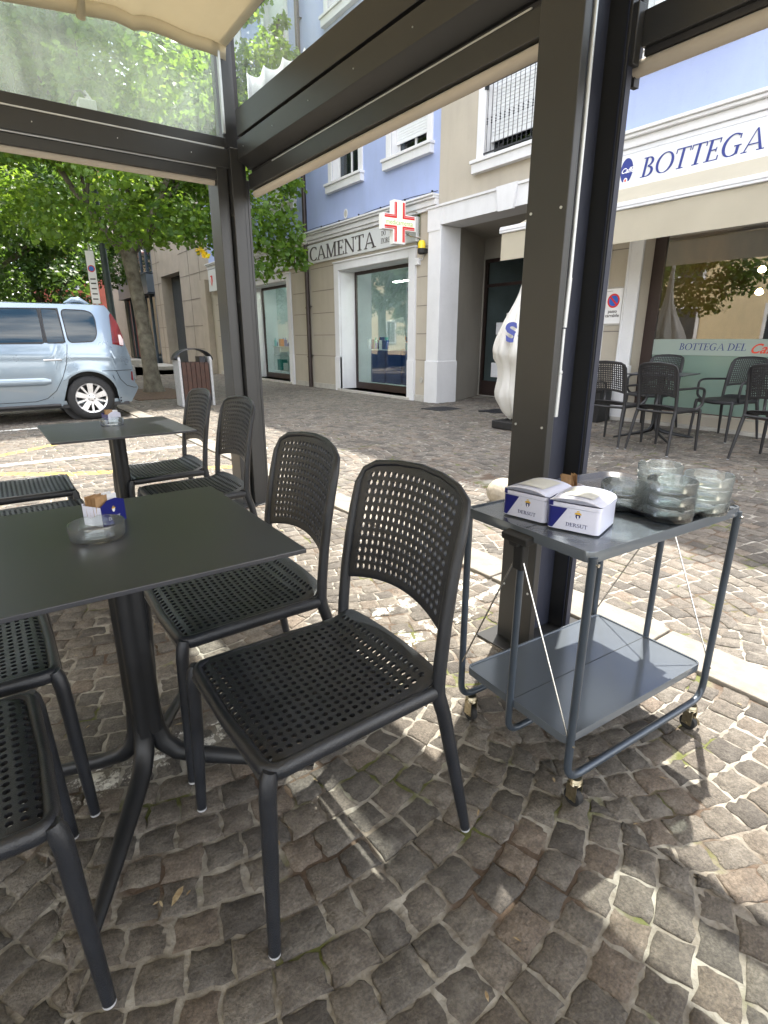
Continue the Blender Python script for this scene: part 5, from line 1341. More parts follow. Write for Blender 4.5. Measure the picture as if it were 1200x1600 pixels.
# ---- sugar tins
def tin(label, loc, rz):
    t = thing("napkin_box", label, "box", loc, rz, "white and blue coffee brand boxes on the trolley")
    wy, dx, h = .0655, .070, .058
    # body rounded prism (front face looks -X)
    o_ = rrect(dx, wy, .012, 4); n = len(o_)
    m_ = MB(); m_.grid([[(x, y, 0) for x, y in o_], [(x, y, h) for x, y in o_]], wrap=True); m_.f.append(tuple(reversed(range(n)))); m_.mi.append(0); m_.f.append(tuple(range(n, 2*n))); m_.mi.append(0)
    m_.build("body", "tin_white", t, smooth=50)
    # lid: arched across the width
    lw, ld = wy+.0015, dx+.0015
    m_ = MB(); o2 = rrect(ld, lw, .0125, 4); m_.grid([[(x, y, h+.0012) for x, y in o2], [(x, y, h+.0115) for x, y in o2]], wrap=True)
    m_.f.append(tuple(reversed(range(n)))); m_.mi.append(0)
    ysl = np.linspace(-1, 1, 21); NXL = 9; rows_l = []
    for v_ in ysl:
        edge = math.sqrt(max(0, 1-max(0, (abs(v_)-.86)/.14)**2)); xx = ld-.0125*(1-edge)
        z_ = h+.0115+.0125*(1-abs(v_)**2.6)+.002*min(1, (1-abs(v_))*12)
        rows_l.append([(xx*u_, v_*lw, z_ - (.002 if abs(u_) > .97 else 0) if abs(v_) < .999 else h+.0115) for u_ in (-1, -.97, -.9, -.5, 0, .5, .9, .97, 1)])
    m_.grid(rows_l, flip=True)
    for e_ in (0, -1):     # gables
        L_ = len(m_.v); m_.v += [r_[e_] for r_ in rows_l]; m_.f.append(tuple(range(L_, L_+21)) if e_ == -1 else tuple(reversed(range(L_, L_+21)))); m_.mi.append(0)
    lid = m_.build("lid", "tin_white", t, smooth=35)
    m_ = MB(); m_.grid([[(x, y, h+.0156+.0125*(1-abs(y/lw)**2.6)) for y in np.linspace(-.040, .040, 11)] for x in (-.048, .048)]); m_.build("lid_label", "label_card", lid, smooth=60)
    # blue wedge wrapping the left of the front and the left side
    m_ = MB(); xf = -dx-.0006
    m_.prism([(-wy+.010, .002), (-wy+.016, .002), (-wy+.050, h-.001), (-wy+.010, h-.001)], (xf+.0002, 0, 0), (0, -1, 0), (0, 0, 1), .0005)
    m_.prism([(-dx+.010, .002), (dx-.010, .002), (dx-.010, h-.001), (-dx+.010, h-.001)], (0, wy+.0002, 0), (-1, 0, 0), (0, 0, 1), .0006)
    cor = [(-dx+.012-.0125*math.cos(R(a)), wy-.012+.0125*math.sin(R(a))) for a in range(0, 91, 15)]
    m_.grid([[(x, y, .002) for x, y in cor], [(x, y, h-.001) for x, y in cor]])
    m_.grid([[(x, y, h+.0015) for x, y in [(-dx-.002+.012*0, wy-.014)]+[(-dx+.012-.0143*math.cos(R(a)), wy-.012+.0143*math.sin(R(a))) for a in range(0, 91, 15)]+[(dx-.012, wy+.0023)]],
             [(x, y, h+.0135) for x, y in [(-dx-.002+.012*0, wy-.014)]+[(-dx+.012-.0143*math.cos(R(a)), wy-.012+.0143*math.sin(R(a))) for a in range(0, 91, 15)]+[(dx-.012, wy+.0023)]]])
    m_.build("blue_corner", "tin_blue", t)
    a, b = MB(), MB(); emblem(b, a, (xf-.0002, -.012, .040), (0, -1, 0), (0, 0, 1), .0115); a.build("crest", "print_gold", t); b.build("crest_shield", "print_blue", t)
    b = MB(); b.prism([(-.002, .003), (.0015, .0035), (.0028, -.004), (-.0005, -.005), (-.001, -.001)], (xf-.0008, -.012, .039), (0, -1, 0), (0, 0, 1), .0003); b.build("crest_mark", "print_white", t)
    c = MB(); serif_text(c, "DERSUT", (xf-.0002, .016, .012), (0, -1, 0), (0, 0, 1), .0095, width=.054, depth=.0004); c.build("lettering", "print_blue", t)
    return t
tin("white and blue box with crest on the trolley, left one by the post", (1.192, .921, .7425), R(8))
tin("white and blue box with crest on the trolley corner, right one nearer the camera", (1.206, .790, .7425), R(17))
h3 = holder("white sachet holder behind the boxes on the trolley", (1.36, .90, .7425), R(-20), front="tin_white", side="tin_white", mark=False)
h3.location = (1.335, .905, .775-.0325)
for k in range(5): place_s(sb0, h3, -.016+.008*k, .020, .036, random.uniform(-16, 10), random.uniform(-20, 20), "brown sachet sticking out behind the boxes on the trolley", "brown sachets in the trolley holder")

# ================================================================== UMBRELLA (closed)
um = thing("closed_umbrella", "closed white cloth umbrella with a blue letter, half hidden behind the post", "umbrella", (5.78, 4.93, gz(5.8, 5)))
m_ = MB(); n = 108; rings_ = []
for z, r_ in ((2.25, .02), (2.1, .035), (1.9, .05), (1.7, .07), (1.5, .15), (1.36, .215), (1.2, .275), (1.08, .305), (1.0, .325), (.94, .33), (.88, .29), (.76, .25), (.62, .25), (.48, .29), (.38, .27), (.28, .22), (.20, .19), (.12, .10)):
    ring = []
    for k in range(n):
        a = 2*math.pi*k/n; sh_ = min(1, r_/.25)
        fold = abs(math.sin(4.5*a+z*.8+.35*math.sin(3*z)))**.7
        q = 1+sh_*(.26*fold-.14+.05*math.sin(11*a+5*z)+.03*math.sin(17*a-8*z))
        ring.append((r_*q*math.cos(a)+.02*math.sin(z*4), r_*q*math.sin(a), z+(.06*math.sin(4.5*a)**2-.03)*sh_*(z < 1.1)))
    rings_.append(ring)
m_.grid(rings_, wrap=True, flip=True); um_c = m_.build("cloth", "umbrella_cloth", um, smooth=60)
md = um_c.modifiers.new("s", 'SUBSURF'); md.levels = 1; md.render_levels = 1
m_ = MB(); m_.tube([(0, 0, 0), (0, 0, 2.32)], .022, 12); m_.build("pole", "alu_rod", um, smooth=60)
m_ = MB(); m_.box(-.24, .24, -.22, .22, 0, .10); m_.lathe([(.05, .1), (.045, .3), (.03, .3)], (0, 0, 0), 16); m_.build("base", "planter_black", um, bevel=.01)
font_obj("lettering", "S", "letters_blue", um_c, (-.385, -.075, 1.11), .32, (R(76), R(-6), R(-47)), ext=.003, bold=.012)

# ================================================================== SMALL STREET THINGS
# stone ball
bm = bmesh.new(); bmesh.ops.create_icosphere(bm, subdivisions=4, radius=.125)
for v_ in bm.verts:
    n_ = v_.co.normalized(); v_.co *= 1+.02*math.sin(n_.x*9+2)*math.cos(n_.y*8)+.012*math.sin(n_.z*17+n_.x*13)
    v_.co.z *= .86
me = bpy.data.meshes.new("stone_ball"); bm.to_mesh(me); bm.free(); me.materials.append(M["ballstone"]); me.polygons.foreach_set("use_smooth", [True]*len(me.polygons))
o = bpy.data.objects.new("stone_ball", me); COL.objects.link(o); o.location = (3.10, 2.72, .09); tag(o, "rough pale stone ball on the cobbles behind the trolley", "stone")
# rusty square cover
mh = thing("manhole_cover", "rusty square iron cover in the cobbles beside the stone ball", "manhole", (3.47, 3.265, 0))
mat("rust", (0.13, 0.065, 0.04), .85, noise=.4, nscale=30, bump=.6, bscale=60)
m_ = MB(); m_.box(-.19, .19, -.19, .19, -.02, .004); m_.build("plate", "rust", mh)
m_ = MB()
for i in range(8):
    for j in range(8): m_.box(-.17+i*.045, -.15+i*.045, -.17+j*.045, -.15+j*.045, .0041, .0065)
m_.build("stud", "rust", mh)
def grate(loc, label, sx=.26, sy=.26, rz=0):
    t = thing("drain_grate", label, "drain", loc, rz)
    m_ = MB(); m_.box(-sx, sx, -sy, sy, -.02, -.003); m_.build("pit", "black_rubber", t)
    m_ = MB(); m_.box(-sx, -sx+.02, -sy, sy, -.0025, .006); m_.box(sx-.02, sx, -sy, sy, -.0025, .006); m_.box(-sx+.02, sx-.02, -sy, -sy+.02, -.0025, .006); m_.box(-sx+.02, sx-.02, sy-.02, sy, -.0025, .006)
    k = -sx+.04
    while k < sx-.03: m_.box(k, k+.018, -sy+.02, sy-.02, -.0025, .005); k += .042
    m_.build("bars", "iron", t)
grate((6.59, 7.32, gz(6.6, 7.3)+.002), "iron drain grate in the paving before the portico pillar")
grate((6.95, 6.35, gz(6.95, 6.35)+.006), "iron drain grate by the closed umbrella under the portico", .22, .22)
# litter bin
lbn = thing("litter_bin", "litter bin with grey concrete sides, brown wooden slats and arched hood", "bin", (3.33, 10.68, 0), R(-2))
for s in (-1, 1):
    m_ = MB(); x0 = s*.285
    m_.prism([(-.20, 0), (.20, 0), (.215, .84), (.17, .90), (-.17, .90), (-.215, .84)], (x0-.022, 0, 0), (0, -1, 0), (0, 0, 1), -.045)
    m_.build("side_panel", "concrete", lbn, bevel=.012)
m_ = MB()
for s in (-1, 1):
    for k in range(6): m_.box(-.245+k*.083, -.170+k*.083, s*.17-.012, s*.17+.012, .10, .80)
m_.build("slat", "wood_slats", lbn, bevel=.003)
m_ = MB(); m_.box(-.24, .24, -.155, .155, .08, .77); m_.box(.10, .20, -.14, .14, .77, .90); m_.build("liner", "iron", lbn)
m_ = MB(); P0 = []
for k in range(17):
    a = R(180*k/16); P0.append((-.335*math.cos(a), .84+.20*math.sin(a)))
m_.grid([[(x, -.19, z) for x, z in P0], [(x, .19, z) for x, z in P0]]); hd = m_.build("hood", "iron", lbn, smooth=60)
s_ = hd.modifiers.new("thick", 'SOLIDIFY'); s_.thickness = .012
# sign pole with parking sign
pl = thing("lamp_post", "tall dark green lamp post behind the parked car", "lamp post", (3.55, 18.4, 0))
m_ = MB(); m_.tube([(0, 0, 0), (0, 0, .8), (0, 0, 1.0), (0, 0, 7.5)], [.16, .15, .105, .075], 16); m_.build("pole", "pole_green", pl, smooth=60)
m_ = MB(); m_.lathe([(.1, 7.5), (.3, 7.6), (.34, 7.72), (.1, 7.9)], (0, 0, 0), 16); m_.build("lantern", "pole_green", pl, smooth=60)
ps = thing("parking_sign", "tall narrow white no parking sign on a thin pole near the lamp post", "sign", (2.78, 16.0, 0), R(-25))
m_ = MB(); m_.tube([(0, 0, 0), (0, 0, 3.4)], .03, 10); m_.build("pole", "alu_rod", ps)
m_ = MB(); m_.box(-.095, .095, -.045, -.03, 2.05, 3.25); m_.build("plate", "print_white", ps, bevel=.005)
m_ = MB(); m_.prism(circ(.08), (0, -.046, 2.85), (1, 0, 0), (0, 0, 1), .003); d1 = m_.build("disc", "sign_red", ps)
m_ = MB(); m_.prism(circ(.058), (0, -.0495, 2.85), (1, 0, 0), (0, 0, 1), .003); m_.build("disc_centre", "sign_blue", d1)
m_ = MB()
for z in (2.60, 2.50, 2.38, 2.26, 2.14): m_.box(-.06, .06, -.049, -.0455, z, z+.03)
m_.build("printed_line", "letters_dark", ps)

# ================================================================== CAR
car = thing("parked_car", "silver blue minivan parked side on with its rear to the pavement", "car", (0, 0, 0))
# body defined by side profile; x along world X (rear at +2.08), centre line y = CY
CY, HW = 10.55, .90
xr_tab = [(.24, 2.00), (.40, 2.12), (.47, 2.155), (.52, 2.10), (.72, 2.085), (.93, 2.07), (1.10, 2.02), (1.36, 1.96), (1.55, 1.885), (1.64, 1.85), (1.70, 1.80)]
xf_tab = [(.24, -2.55), (.45, -2.64), (.62, -2.60), (.75, -2.50), (.92, -2.25), (1.0, -1.95), (1.15, -1.55), (1.35, -1.10), (1.55, -.62), (1.64, -.38), (1.70, -.20)]
def interp(t, z):
    if z <= t[0][0]: return t[0][1]
    for (a, b), (c, d) in zip(t[:-1], t[1:]):
        if z <= c: f = (z-a)/(c-a); return b+(d-b)*f
    return t[-1][1]
WR, WF, WZ, WRAD = 1.405, -1.40, .335, .335
def zlow(x):
    z = .235
    for c in (WR, WF):
        d = abs(x-c)
        if d < .40: z = max(z, .335+math.sqrt(max(0, .40**2-d*d)))
    return z
def halfw(x, z):
    if z < .5: w_ = HW-.02*(.5-z)/.25
    elif z < 1.0: w_ = HW+.012*math.sin((z-.5)/.5*math.pi)
    else: w_ = HW-.17*((z-1.0)/.68)**1.35
    # fender flare
    for c in (WR, WF):
        d = math.hypot(x-c, z-WZ); 
        if d < .55: w_ += .018*max(0, 1-abs(d-.42)/.13)
    # plan rounding
    if x > 1.55: w_ -= .20*((x-1.55)/.6)**2.6
    if x < -1.7: w_ -= .30*((-1.7-x)/.95)**2.2
    # shoulder crease
    w_ += .010*math.exp(-((z-(1.0-.06*(x+.2)/2))/.03)**2)
    return w_
def side_pt(x, z, s=-1, off=0.0): return Vector((x, CY+s*(halfw(x, z)+off), z))
NX, NZ = 150, 34
def body_x(u, z):
    a, b = interp(xf_tab, z), interp(xr_tab, z); return a+(b-a)*u
m_ = MB()
ZT = 1.70
def zrow(k): return k/NZ
for s in (-1, 1):
    P_ = []
    for k in range(NZ+1):
        row = []
        for i in range(NX+1):
            u = i/NX
            # iterate for x using z
            zz0 = .235+(ZT-.235)*k/NZ; x = body_x(u, zz0); zl = zlow(x); zz = zl+(ZT-zl)*k/NZ; x2 = body_x(u, zz); zl = zlow(x2)
            zz = max(zl+(ZT-zl)*k/NZ, zl); row.append(side_pt(x2, zz, s))
        P_.append(row)
    m_.grid(P_, flip=(s > 0))
# roof
rows_ = []
for j in range(13):
    v_ = -1+2*j/12; row = []
    for i in range(NX+1):
        x = body_x(i/NX, ZT); h_ = halfw(x, ZT); row.append(Vector((x, CY+v_*h_, ZT+.035*(1-v_**4)*min(1, (i/NX)*6)*min(1, (1-i/NX)*14+.3))))
    rows_.append(row)
m_.grid(rows_)
# rear and front closures
for u, fl_ in ((1, False), (0, True)):
    rows_ = []
    for k in range(NZ+1):
        zz = .235+(ZT-.235)*k/NZ; x = body_x(u, zz); zz = zlow(x)+(ZT-zlow(x))*k/NZ; x = body_x(u, zz); h_ = halfw(x, zz)
        rows_.append([Vector((x+(.05 if u else -.08)*(1-(v_)**2)*0.8, CY+v_*h_, zz)) for v_ in np.linspace(-1, 1, 13)])
    m_.grid(rows_, flip=fl_)
m_.box(-2.4, 1.9, CY-.8, CY+.8, .25, .3)
body = m_.build("body", "car_paint", car, smooth=38)
# wheel arch liners and underside
m_ = MB()
for c in (WR, WF):
    for s in (-1, 1): m_.tube([(c, CY+s*.62, WZ), (c, CY+s*.66, WZ)], .42, 32)
m_.box(-2.3, 1.95, CY-.85, CY+.85, .20, .249); m_.box(-2.0, 1.8, CY-.64, CY+.64, .3, .62)
m_.build("underbody", "car_trim", car)
def side_panel(poly, off, n=14, s=-1):
    """convex polygon in (x,z) laid on the body side"""
    zs_ = [p[1] for p in poly]; z0, z1 = min(zs_), max(zs_); rows_ = []
    for k in range(n+1):
        z = z0+(z1-z0)*k/n; z_ = min(max(z, z0+1e-4), z1-1e-4); xs_ = []
        for (xa, za), (xb, zb_) in zip(poly, poly[1:]+poly[:1]):
            if (za-z_)*(zb_-z_) < 0: xs_.append(xa+(xb-xa)*(z_-za)/(zb_-za))
        a, b = min(xs_), max(xs_); rows_.append([side_pt(a+(b-a)*i/10, z_, s, off) for i in range(11)])
    return MB().grid(rows_, flip=(s > 0))
def rnd_poly(pts, r):
    P_ = [Vector((p[0], 0, p[1])) for p in pts]; n = len(P_); out = []
    for i in range(n):
        a, b, c = P_[i-1], P_[i], P_[(i+1) % n]; r1 = min(r, (a-b).length*.45, (c-b).length*.45)
        out += [(q.x, q.z) for q in arcpts(b+(a-b).normalized()*r1, b, b+(c-b).normalized()*r1, 4)]
    return out
def outline(poly, s, off, r_, m, name, parent):
    pts = [side_pt(x, z, s, off) for x, z in poly]; pts.append(pts[0]); return MB().tube(pts, r_, 6, cap=False).build(name, m, parent)
for s in (-1, 1):
    wins = [[(-1.22, 1.14), (-.42, 1.14), (-.42, 1.60), (-.62, 1.58)], [(-.34, 1.14), (.895, 1.145), (.895, 1.628), (-.34, 1.61)], [(.935, 1.15), (1.165, 1.152), (1.14, 1.628), (.935, 1.630)],
            [(1.215, 1.155), (1.56, 1.17), (1.62, 1.28), (1.63, 1.50), (1.60, 1.59), (1.50, 1.622), (1.19, 1.628)]]
    big = [(-1.30, 1.12), (1.18, 1.13), (1.16, 1.645), (-.62, 1.62)]
    side_panel(big, .002, s=s).build("window_surround", "car_trim", car)
    for k, wp in enumerate(wins):
        wp2 = rnd_poly(wp, .03 if k < 3 else .07)
        g = side_panel(wp2, .006, n=20, s=s).build("window", "car_glass", car, smooth=60)
        outline(wp2, s, .006, .007, "car_trim", "window_seal", g)
    # chrome/dark belt seam and door lines
    for pth in ([(-.38, 1.12), (-.38, .6), (-.36, .32), (.66, .32), (.82, .36), (.95, .47), (1.06, .66), (1.14, .86), (1.19, 1.13)], [(.915, 1.63), (.915, 1.15)], [(1.60, .735), (2.06, .735)], [(1.81, .735), (1.86, .60), (1.95, .50), (2.06, .46), (2.12, .455)], [(-1.3, 1.1), (-1.28, .7), (-1.12, .32), (-.42, .32)]):
        pts = []
        for (xa, za), (xb, zb_) in zip(pth[:-1], pth[1:]):
            for f_ in np.linspace(0, 1, 8, endpoint=False): pts.append(side_pt(xa+(xb-xa)*f_, za+(zb_-za)*f_, s, .0005))
        pts.append(side_pt(*pth[-1], s, .0005))
        MB().tube(pts, .0048, 6).build("panel_gap", "seam", car)
    tl = rnd_poly([(1.815, 1.11), (1.985, 1.10), (2.00, 1.22), (1.96, 1.42), (1.885, 1.585), (1.850, 1.585)], .012)
    q = side_panel(tl, .006, n=16, s=s).build("tail_light", "tail_red", car, smooth=60)
    side_panel([(1.925, 1.115), (1.985, 1.11), (1.995, 1.2), (1.96, 1.27), (1.925, 1.27)], .010, s=s).build("reverse_lens", "tail_clear", q, smooth=60)
    side_panel([(2.035, .58), (2.07, .56), (2.07, .71), (2.045, .71)], .006, s=s).build("reflector", "tail_red", car)
    rs = MB(); 
    pts = [side_pt(x, .605, s, .006) for x in np.linspace(-.33, .90, 14)]
    rs.tube(pts, [.055]*13+[.03], 10, squash=(1, .35)); rs.build("rub_strip", "car_paint", car, smooth=60)
    hd = MB(); hp = [side_pt(.85, .91, s, .012), side_pt(.90, .912, s, .034), side_pt(1.03, .914, s, .034), side_pt(1.08, .912, s, .012)]; hd.tube(hp, .013, 10, squash=(1, .8)); hd.build("door_handle", "alloy", car, smooth=60)
    sill = MB(); sill.tube([side_pt(x, .25, s, -.01) for x in np.linspace(-.98, .98, 12)], .03, 8); sill.build("sill", "car_trim", car, smooth=60)
m_ = MB(); m_.tube([(1.30, CY-.35, 1.74), (1.42, CY-.35, 1.785), (1.52, CY-.35, 1.79), (1.68, CY-.35, 1.72)], [.006, .04, .042, .004], 12, squash=(1.1, .8)); m_.build("roof_fin", "car_paint", car, smooth=60)
m_ = MB()
for s in (-1, 1): m_.cbox((2.10, CY+s*.35, .5), (.05, .6, .08))
m_.build("bumper_bar", "car_paint", car, bevel=.02)
wh = None
for c in (WR, WF):
    for s in (-1, 1):
        y = CY+s*.80
        t_ = MB(); prof = []
        n = 48; w2 = .105
        rings_ = []
        for yy, rr_ in ((-w2, .225), (-w2*1.02, .27), (-w2*.8, .322), (-w2*.5, .334), (w2*.5, .334), (w2*.8, .322), (w2*1.02, .27), (w2, .225)):
            rings_.append([(c+rr_*math.cos(a), y+yy, WZ+rr_*math.sin(a)) for a in np.linspace(0, 2*math.pi, n, endpoint=False)])
        t_.grid(rings_, wrap=True); tyre = t_.build("wheel", "tyre", car, smooth=50)
        yo = y+s*.085
        r_ = MB()
        rings_ = []
        for yy, rr_ in ((0, .205), (s*.018, .226), (s*.014, .232), (-s*.01, .226), (-s*.12, .215), (-s*.14, .20)):
            rings_.append([(c+rr_*math.cos(a), yo+yy, WZ+rr_*math.sin(a)) for a in np.linspace(0, 2*math.pi, n, endpoint=False)])
        r_.grid(rings_, wrap=True)
        for q in range(5):
            a = R(90+72*q)
            for da, w0, w1 in ((0, .030, .043), (R(36), .012, .016)):
                aa = a+da+R(0); d = Vector((math.cos(aa), 0, math.sin(aa))); pr = Vector((-d.z, 0, d.x)); c0 = Vector((c, yo, WZ))
                p = [c0+d*.03-pr*w0, c0+d*.03+pr*w0, c0+d*.215+pr*w1, c0+d*.215-pr*w1]
                f_ = Vector((0, s*.016, 0)); bk = Vector((0, -s*.02, 0))
                V = [x+f_*.4 for x in p[:2]]+[x+f_ for x in p[2:]]+[x+bk for x in p]
                r_.add(V, [(0, 1, 2, 3), (7, 6, 5, 4), (0, 4, 5, 1), (1, 5, 6, 2), (2, 6, 7, 3), (3, 7, 4, 0)])
        r_.tube([(c, yo-s*.02, WZ), (c, yo+s*.012, WZ), (c, yo+s*.016, WZ)], [.062, .058, .035], 20)
        r_.build("rim", "alloy", tyre, smooth=35)
        b_ = MB(); 
        for q in range(5):
            a = R(90+36+72*q); b_.tube([(c+.042*math.cos(a), yo+s*.010, WZ+.042*math.sin(a)), (c+.042*math.cos(a), yo+s*.0165, WZ+.042*math.sin(a))], .0085, 8)
        b_.tube([(c, yo-s*.10, WZ), (c, yo-s*.095, WZ)], .20, 32)
        b_.build("wheel_bolt", "car_trim", tyre)

# ================================================================== TREES
def leaf_cloud(name, centers, m, n, size, parent, droop=.5, seed=1, flat=.75):
    """centers: list of (x,y,z,r). leaves sit near clump shells"""
    g = np.random.default_rng(seed); C_ = np.array(centers, dtype=float)
    wts = C_[:, 3]**2; wts /= wts.sum(); idx = g.choice(len(C_), n, p=wts)
    d = g.normal(size=(n, 3)); d /= np.linalg.norm(d, axis=1)[:, None]
    rad = C_[idx, 3]*(1-.55*g.random(n)**2.2)*(1+.10*g.normal(size=n)); P_ = C_[idx, :3]+d*rad[:, None]*np.array([1, 1, flat])
    s = size*(.65+.7*g.random(n))
    nrm = d*np.array([.6, .6, .5])+g.normal(size=(n, 3))*.55+np.array([0, 0, .65]); nrm /= np.linalg.norm(nrm, axis=1)[:, None]
    t1 = np.cross(nrm, g.normal(size=(n, 3))); t1 /= np.linalg.norm(t1, axis=1)[:, None]; t2 = np.cross(nrm, t1)
    # leaf outline: 7 points, slightly lobed, folded
    shp = np.array([(-.5, 0, 0), (-.18, .34, .06), (.02, .26, .05), (.18, .42, .07), (.34, .16, .03), (.55, 0, -.05), (.34, -.16, .03), (.18, -.42, .07), (.02, -.26, .05), (-.18, -.34, .06)])
    k = len(shp)
    V = P_[:, None, :]+(shp[None, :, 0, None]*t1[:, None, :]+shp[None, :, 1, None]*t2[:, None, :]+shp[None, :, 2, None]*nrm[:, None, :])*s[:, None, None]
    V = V.reshape(-1, 3); base = np.arange(n)*k
    # two halves sharing the mid rib -> fold
    f1 = np.array([0, 5, 4, 3, 2, 1]); f2 = np.array([0, 9, 8, 7, 6, 5])
    F = np.concatenate([(base[:, None]+f1), (base[:, None]+f2)], axis=1).reshape(-1); NP = np.full(2*n, 6)
    rn = np.repeat(np.clip(g.random(n)*.7+.3*g.random(len(C_))[idx], 0, 1), k)
    return fast_mesh(name, V, F, NP, [m], rn, parent=parent)
def limb(mb, p, d, L, r, depth, tips, rr, spread=.55, up=.12):
    pts = [Vector(p)]; dd = Vector(d).normalized(); n = 5
    for i in range(n):
        dd = (dd+Vector((rr.uniform(-.14, .14), rr.uniform(-.14, .14), rr.uniform(-.08, .12)+up*.3))).normalized(); pts.append(pts[-1]+dd*(L/n))
    rad = [r*(1-.45*i/n) for i in range(n+1)]
    mb.tube(pts, rad, 10 if r > .08 else 6)
    if depth == 0: tips.append(pts[-1]); return
    for q in range(rr.choice((2, 3, 3))):
        a = rr.uniform(0, 2*math.pi); off = Vector((math.cos(a), math.sin(a), rr.uniform(-.25, .6)))*spread
        at = pts[rr.choice((3, 4, 5))]
        limb(mb, at, dd+off, L*rr.uniform(.6, .8), r*.5, depth-1, tips, rr, spread, up)
def tree(name, label, loc, trunk_pts, trunk_r, L, clumps, n, size, m, seed, group=None, cat="tree", starts=5):
    t = thing(name, label, cat, loc, 0, group); rr = random.Random(seed); mb_ = MB(); tips = []
    mb_.tube(trunk_pts, trunk_r, 18)
    top_ = Vector(trunk_pts[-1])
    for k in range(starts):
        a = 2*math.pi*k/starts+rr.uniform(-.3, .3); limb(mb_, top_-Vector((0, 0, .15)), (math.cos(a)*.9, math.sin(a)*.9, rr.uniform(.55, 1.1)), L, trunk_r[-1]*.55, 2, tips, rr)
    mb_.build("trunk", "bark", t, smooth=50)
    cl = list(clumps)
    for tp in tips: cl.append((tp.x, tp.y, tp.z, rr.uniform(.6, 1.0)))
    leaf_cloud("crown", cl, m, n, size, t, seed=seed)
    return t
rr = random.Random(11); cl = []
# main street tree: trunk at (3.4,14.1); crown spreads towards the facade and the camera
for k in range(120):
    a = rr.uniform(0, 2*math.pi); r_ = 4.3*math.sqrt(rr.random()); z = rr.uniform(-.9, 6.3)
    lim = math.sqrt(max(0, 1-((z-1.6)/5.2)**2)) if z > 1.6 else .62+.38*math.sqrt(max(0, 1-((z-1.6)/3.0)**2))
    x, y = r_*math.cos(a)*lim, r_*math.sin(a)*lim
    if x > 2.55: x = 5.1-x
    cl.append((x, y, 4.55+z*.92, rr.uniform(.45, .85)))
# overhanging boughs
for x, y, z, r_ in ((2.02, -2.9, 3.65, .45), (2.26, -2.9, 2.85, .34), (1.95, -2.9, 2.55, .26), (1.6, -2.9, 2.50, .26), (2.40, -2.9, 2.95, .26), (1.59, -2.9, 3.37, .5), (1.84, -2.9, 2.99, .42), (2.30, -2.9, 3.30, .36),
                    (2.45, -2.9, 4.13, .26), (2.20, -2.9, 4.25, .36), (2.55, -2.9, 2.72, .20), (1.0, -2.2, 3.3, .6), (.2, -2.4, 3.35, .6), (-.8, -2.0, 3.3, .6), (-1.6, -1.2, 3.4, .7), (2.1, -2.6, 4.9, .5), (1.5, -2.4, 4.3, .6),
                    (2.85, -1.5, 6.55, .35), (3.2, -1.5, 6.1, .3), (3.6, -1.5, 6.95, .3), (3.15, -1.5, 7.15, .32), (2.65, -1.5, 6.05, .4), (3.45, -1.5, 7.5, .22), (3.75, -1.5, 6.5, .25), (2.62, -1.5, 6.7, .4), (2.5, -1.5, 5.7, .45)):
    cl.append((x-(.38 if z > 5.5 else 0), y, z, r_))
tree("street_tree", "leafy street tree with mottled trunk beside the parked car", (3.42, 14.1, 0),
     [(0, 0, -.05), (-.01, 0, .12), (-.02, 0, .5), (-.05, .02, 1.5), (-.12, .03, 2.4), (-.18, .05, 3.1)], [.29, .215, .175, .155, .145, .17], 2.0, cl, 98000, .108, "leaves", 5)
rr = random.Random(4); cl = []
for k in range(70):
    a = rr.uniform(0, 2*math.pi); r_ = 3.6*math.sqrt(rr.random()); z = rr.uniform(-2.6, 4); lim = math.sqrt(max(.15, 1-(z/4.6)**2)); cl.append((r_*math.cos(a)*lim, r_*math.sin(a)*lim, 5.0+z, rr.uniform(.6, 1.1)))
t_b = tree("street_tree", "dense dark green tree behind the car at the left edge", (.2, 21.0, 0), [(0, 0, -.05), (0, 0, 1.2), (.05, 0, 2.6)], [.28, .2, .17], 1.9, cl, 36000, .15, "leaves_dark", 9)
for (x, y, z_, lab) in ((3.4, 31, 1, "distant tree between the lamp post and the dark tree"), (-1.5, 36, 2, "distant tree closing the view behind the car"),
                        (-5.2, 12.0, 3, "tree across the square seen mirrored in the cafe window"), (-9.5, 30.0, .5, "tree across the square seen mirrored in the pharmacy window")):
    dt = dup(t_b, (x, y, 0), z_, lab)
    if x == -9.5: dt.scale = (.55, .55, .62)
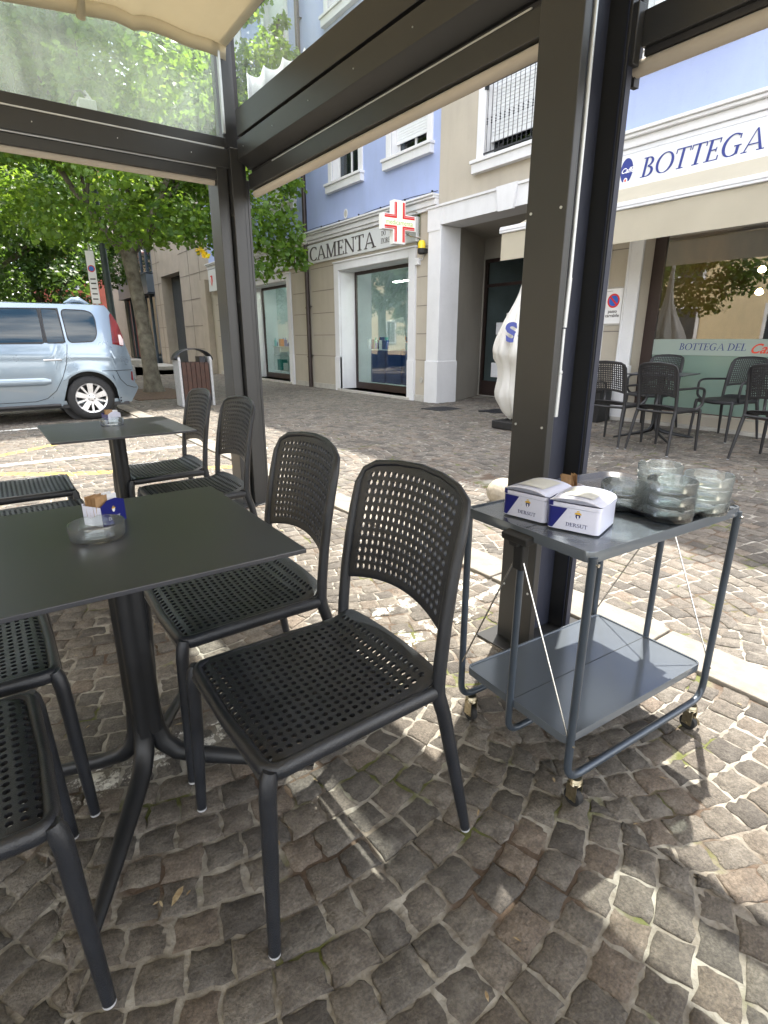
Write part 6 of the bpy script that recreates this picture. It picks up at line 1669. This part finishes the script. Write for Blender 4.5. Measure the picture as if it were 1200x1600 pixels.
# small sprig of yellow leaves
leaf_o = leaf_cloud("yellow_sprig", [(0, 0, 0, .12), (.12, -.1, -.08, .09)], "leaves_yellow", 14, .11, None, seed=3); leaf_o.location = (4.0, 11.6, 2.82)
tag(leaf_o, "sprig of yellow leaves hanging low from the street tree", "leaves")
# tree pit
m_ = MB(); m_.box(2.62, 3.98, 12.2, 15.0, -.02, .012); tag(m_.build("soil_bed", "soil"), kind="structure")
pb = thing("stone_block", "low grey stone block on the pavement behind the tree trunk", "block", (3.9, 19.2, 0))
m_ = MB(); m_.box(-1.0, .2, -.3, .3, 0, .42); m_.build("block", "concrete", pb, bevel=.02)

# scattered dry bits and small leaves on the setts
g = np.random.default_rng(21); V = []; F = []; NP = []; A = []
for k in range(420):
    if k < 160: x, y = g.uniform(-.6, 2.2), g.uniform(-.2, 5)
    else: x, y = g.uniform(2.3, 7.1), g.uniform(-.5, 12)
    sz = g.uniform(.004, .011) if g.random() < .8 else g.uniform(.012, .024); a = g.uniform(0, 6.28); z = gz(x, y)+.0035
    o_ = len(V); el = g.uniform(.3, .8); tl = g.uniform(-.3, .3)
    for u, v_ in ((-1, 0), (-.3, .5), (.5, .45), (1, 0), (.4, -.5), (-.4, -.45)):
        xx, yy = u*sz, v_*sz*el; V.append((x+xx*math.cos(a)-yy*math.sin(a), y+xx*math.sin(a)+yy*math.cos(a), z+.25*sz*abs(v_)+abs(tl)*sz*(u+1)*.3))
    F += list(range(o_, o_+6)); NP.append(6); A += [g.random()]*6
mat("dry_leaf", (.20, .13, .06), .9, col2=(.40, .33, .20), nscale=60)
tag(fast_mesh("leaf_litter", V, F, NP, ["dry_leaf"], A), kind="stuff")

cbl = thing("wall_cable", "thin grey cable clipped along the cornice between the pharmacy and the portico", "cable", (FX-.02, 8.8, 3.74))
m_ = MB(); m_.tube([(-.005, y, .012*math.sin(y*2.1)+.006*math.sin(y*5)) for y in np.linspace(-.45, 8.5, 60)], .007, 6); m_.build("cable", "iron", cbl)
m_ = MB()
for y in np.arange(-.3, 8.4, .8): m_.box(-.014, .012, y-.012, y+.012, -.022, .022)
m_.build("clip", "iron", cbl)
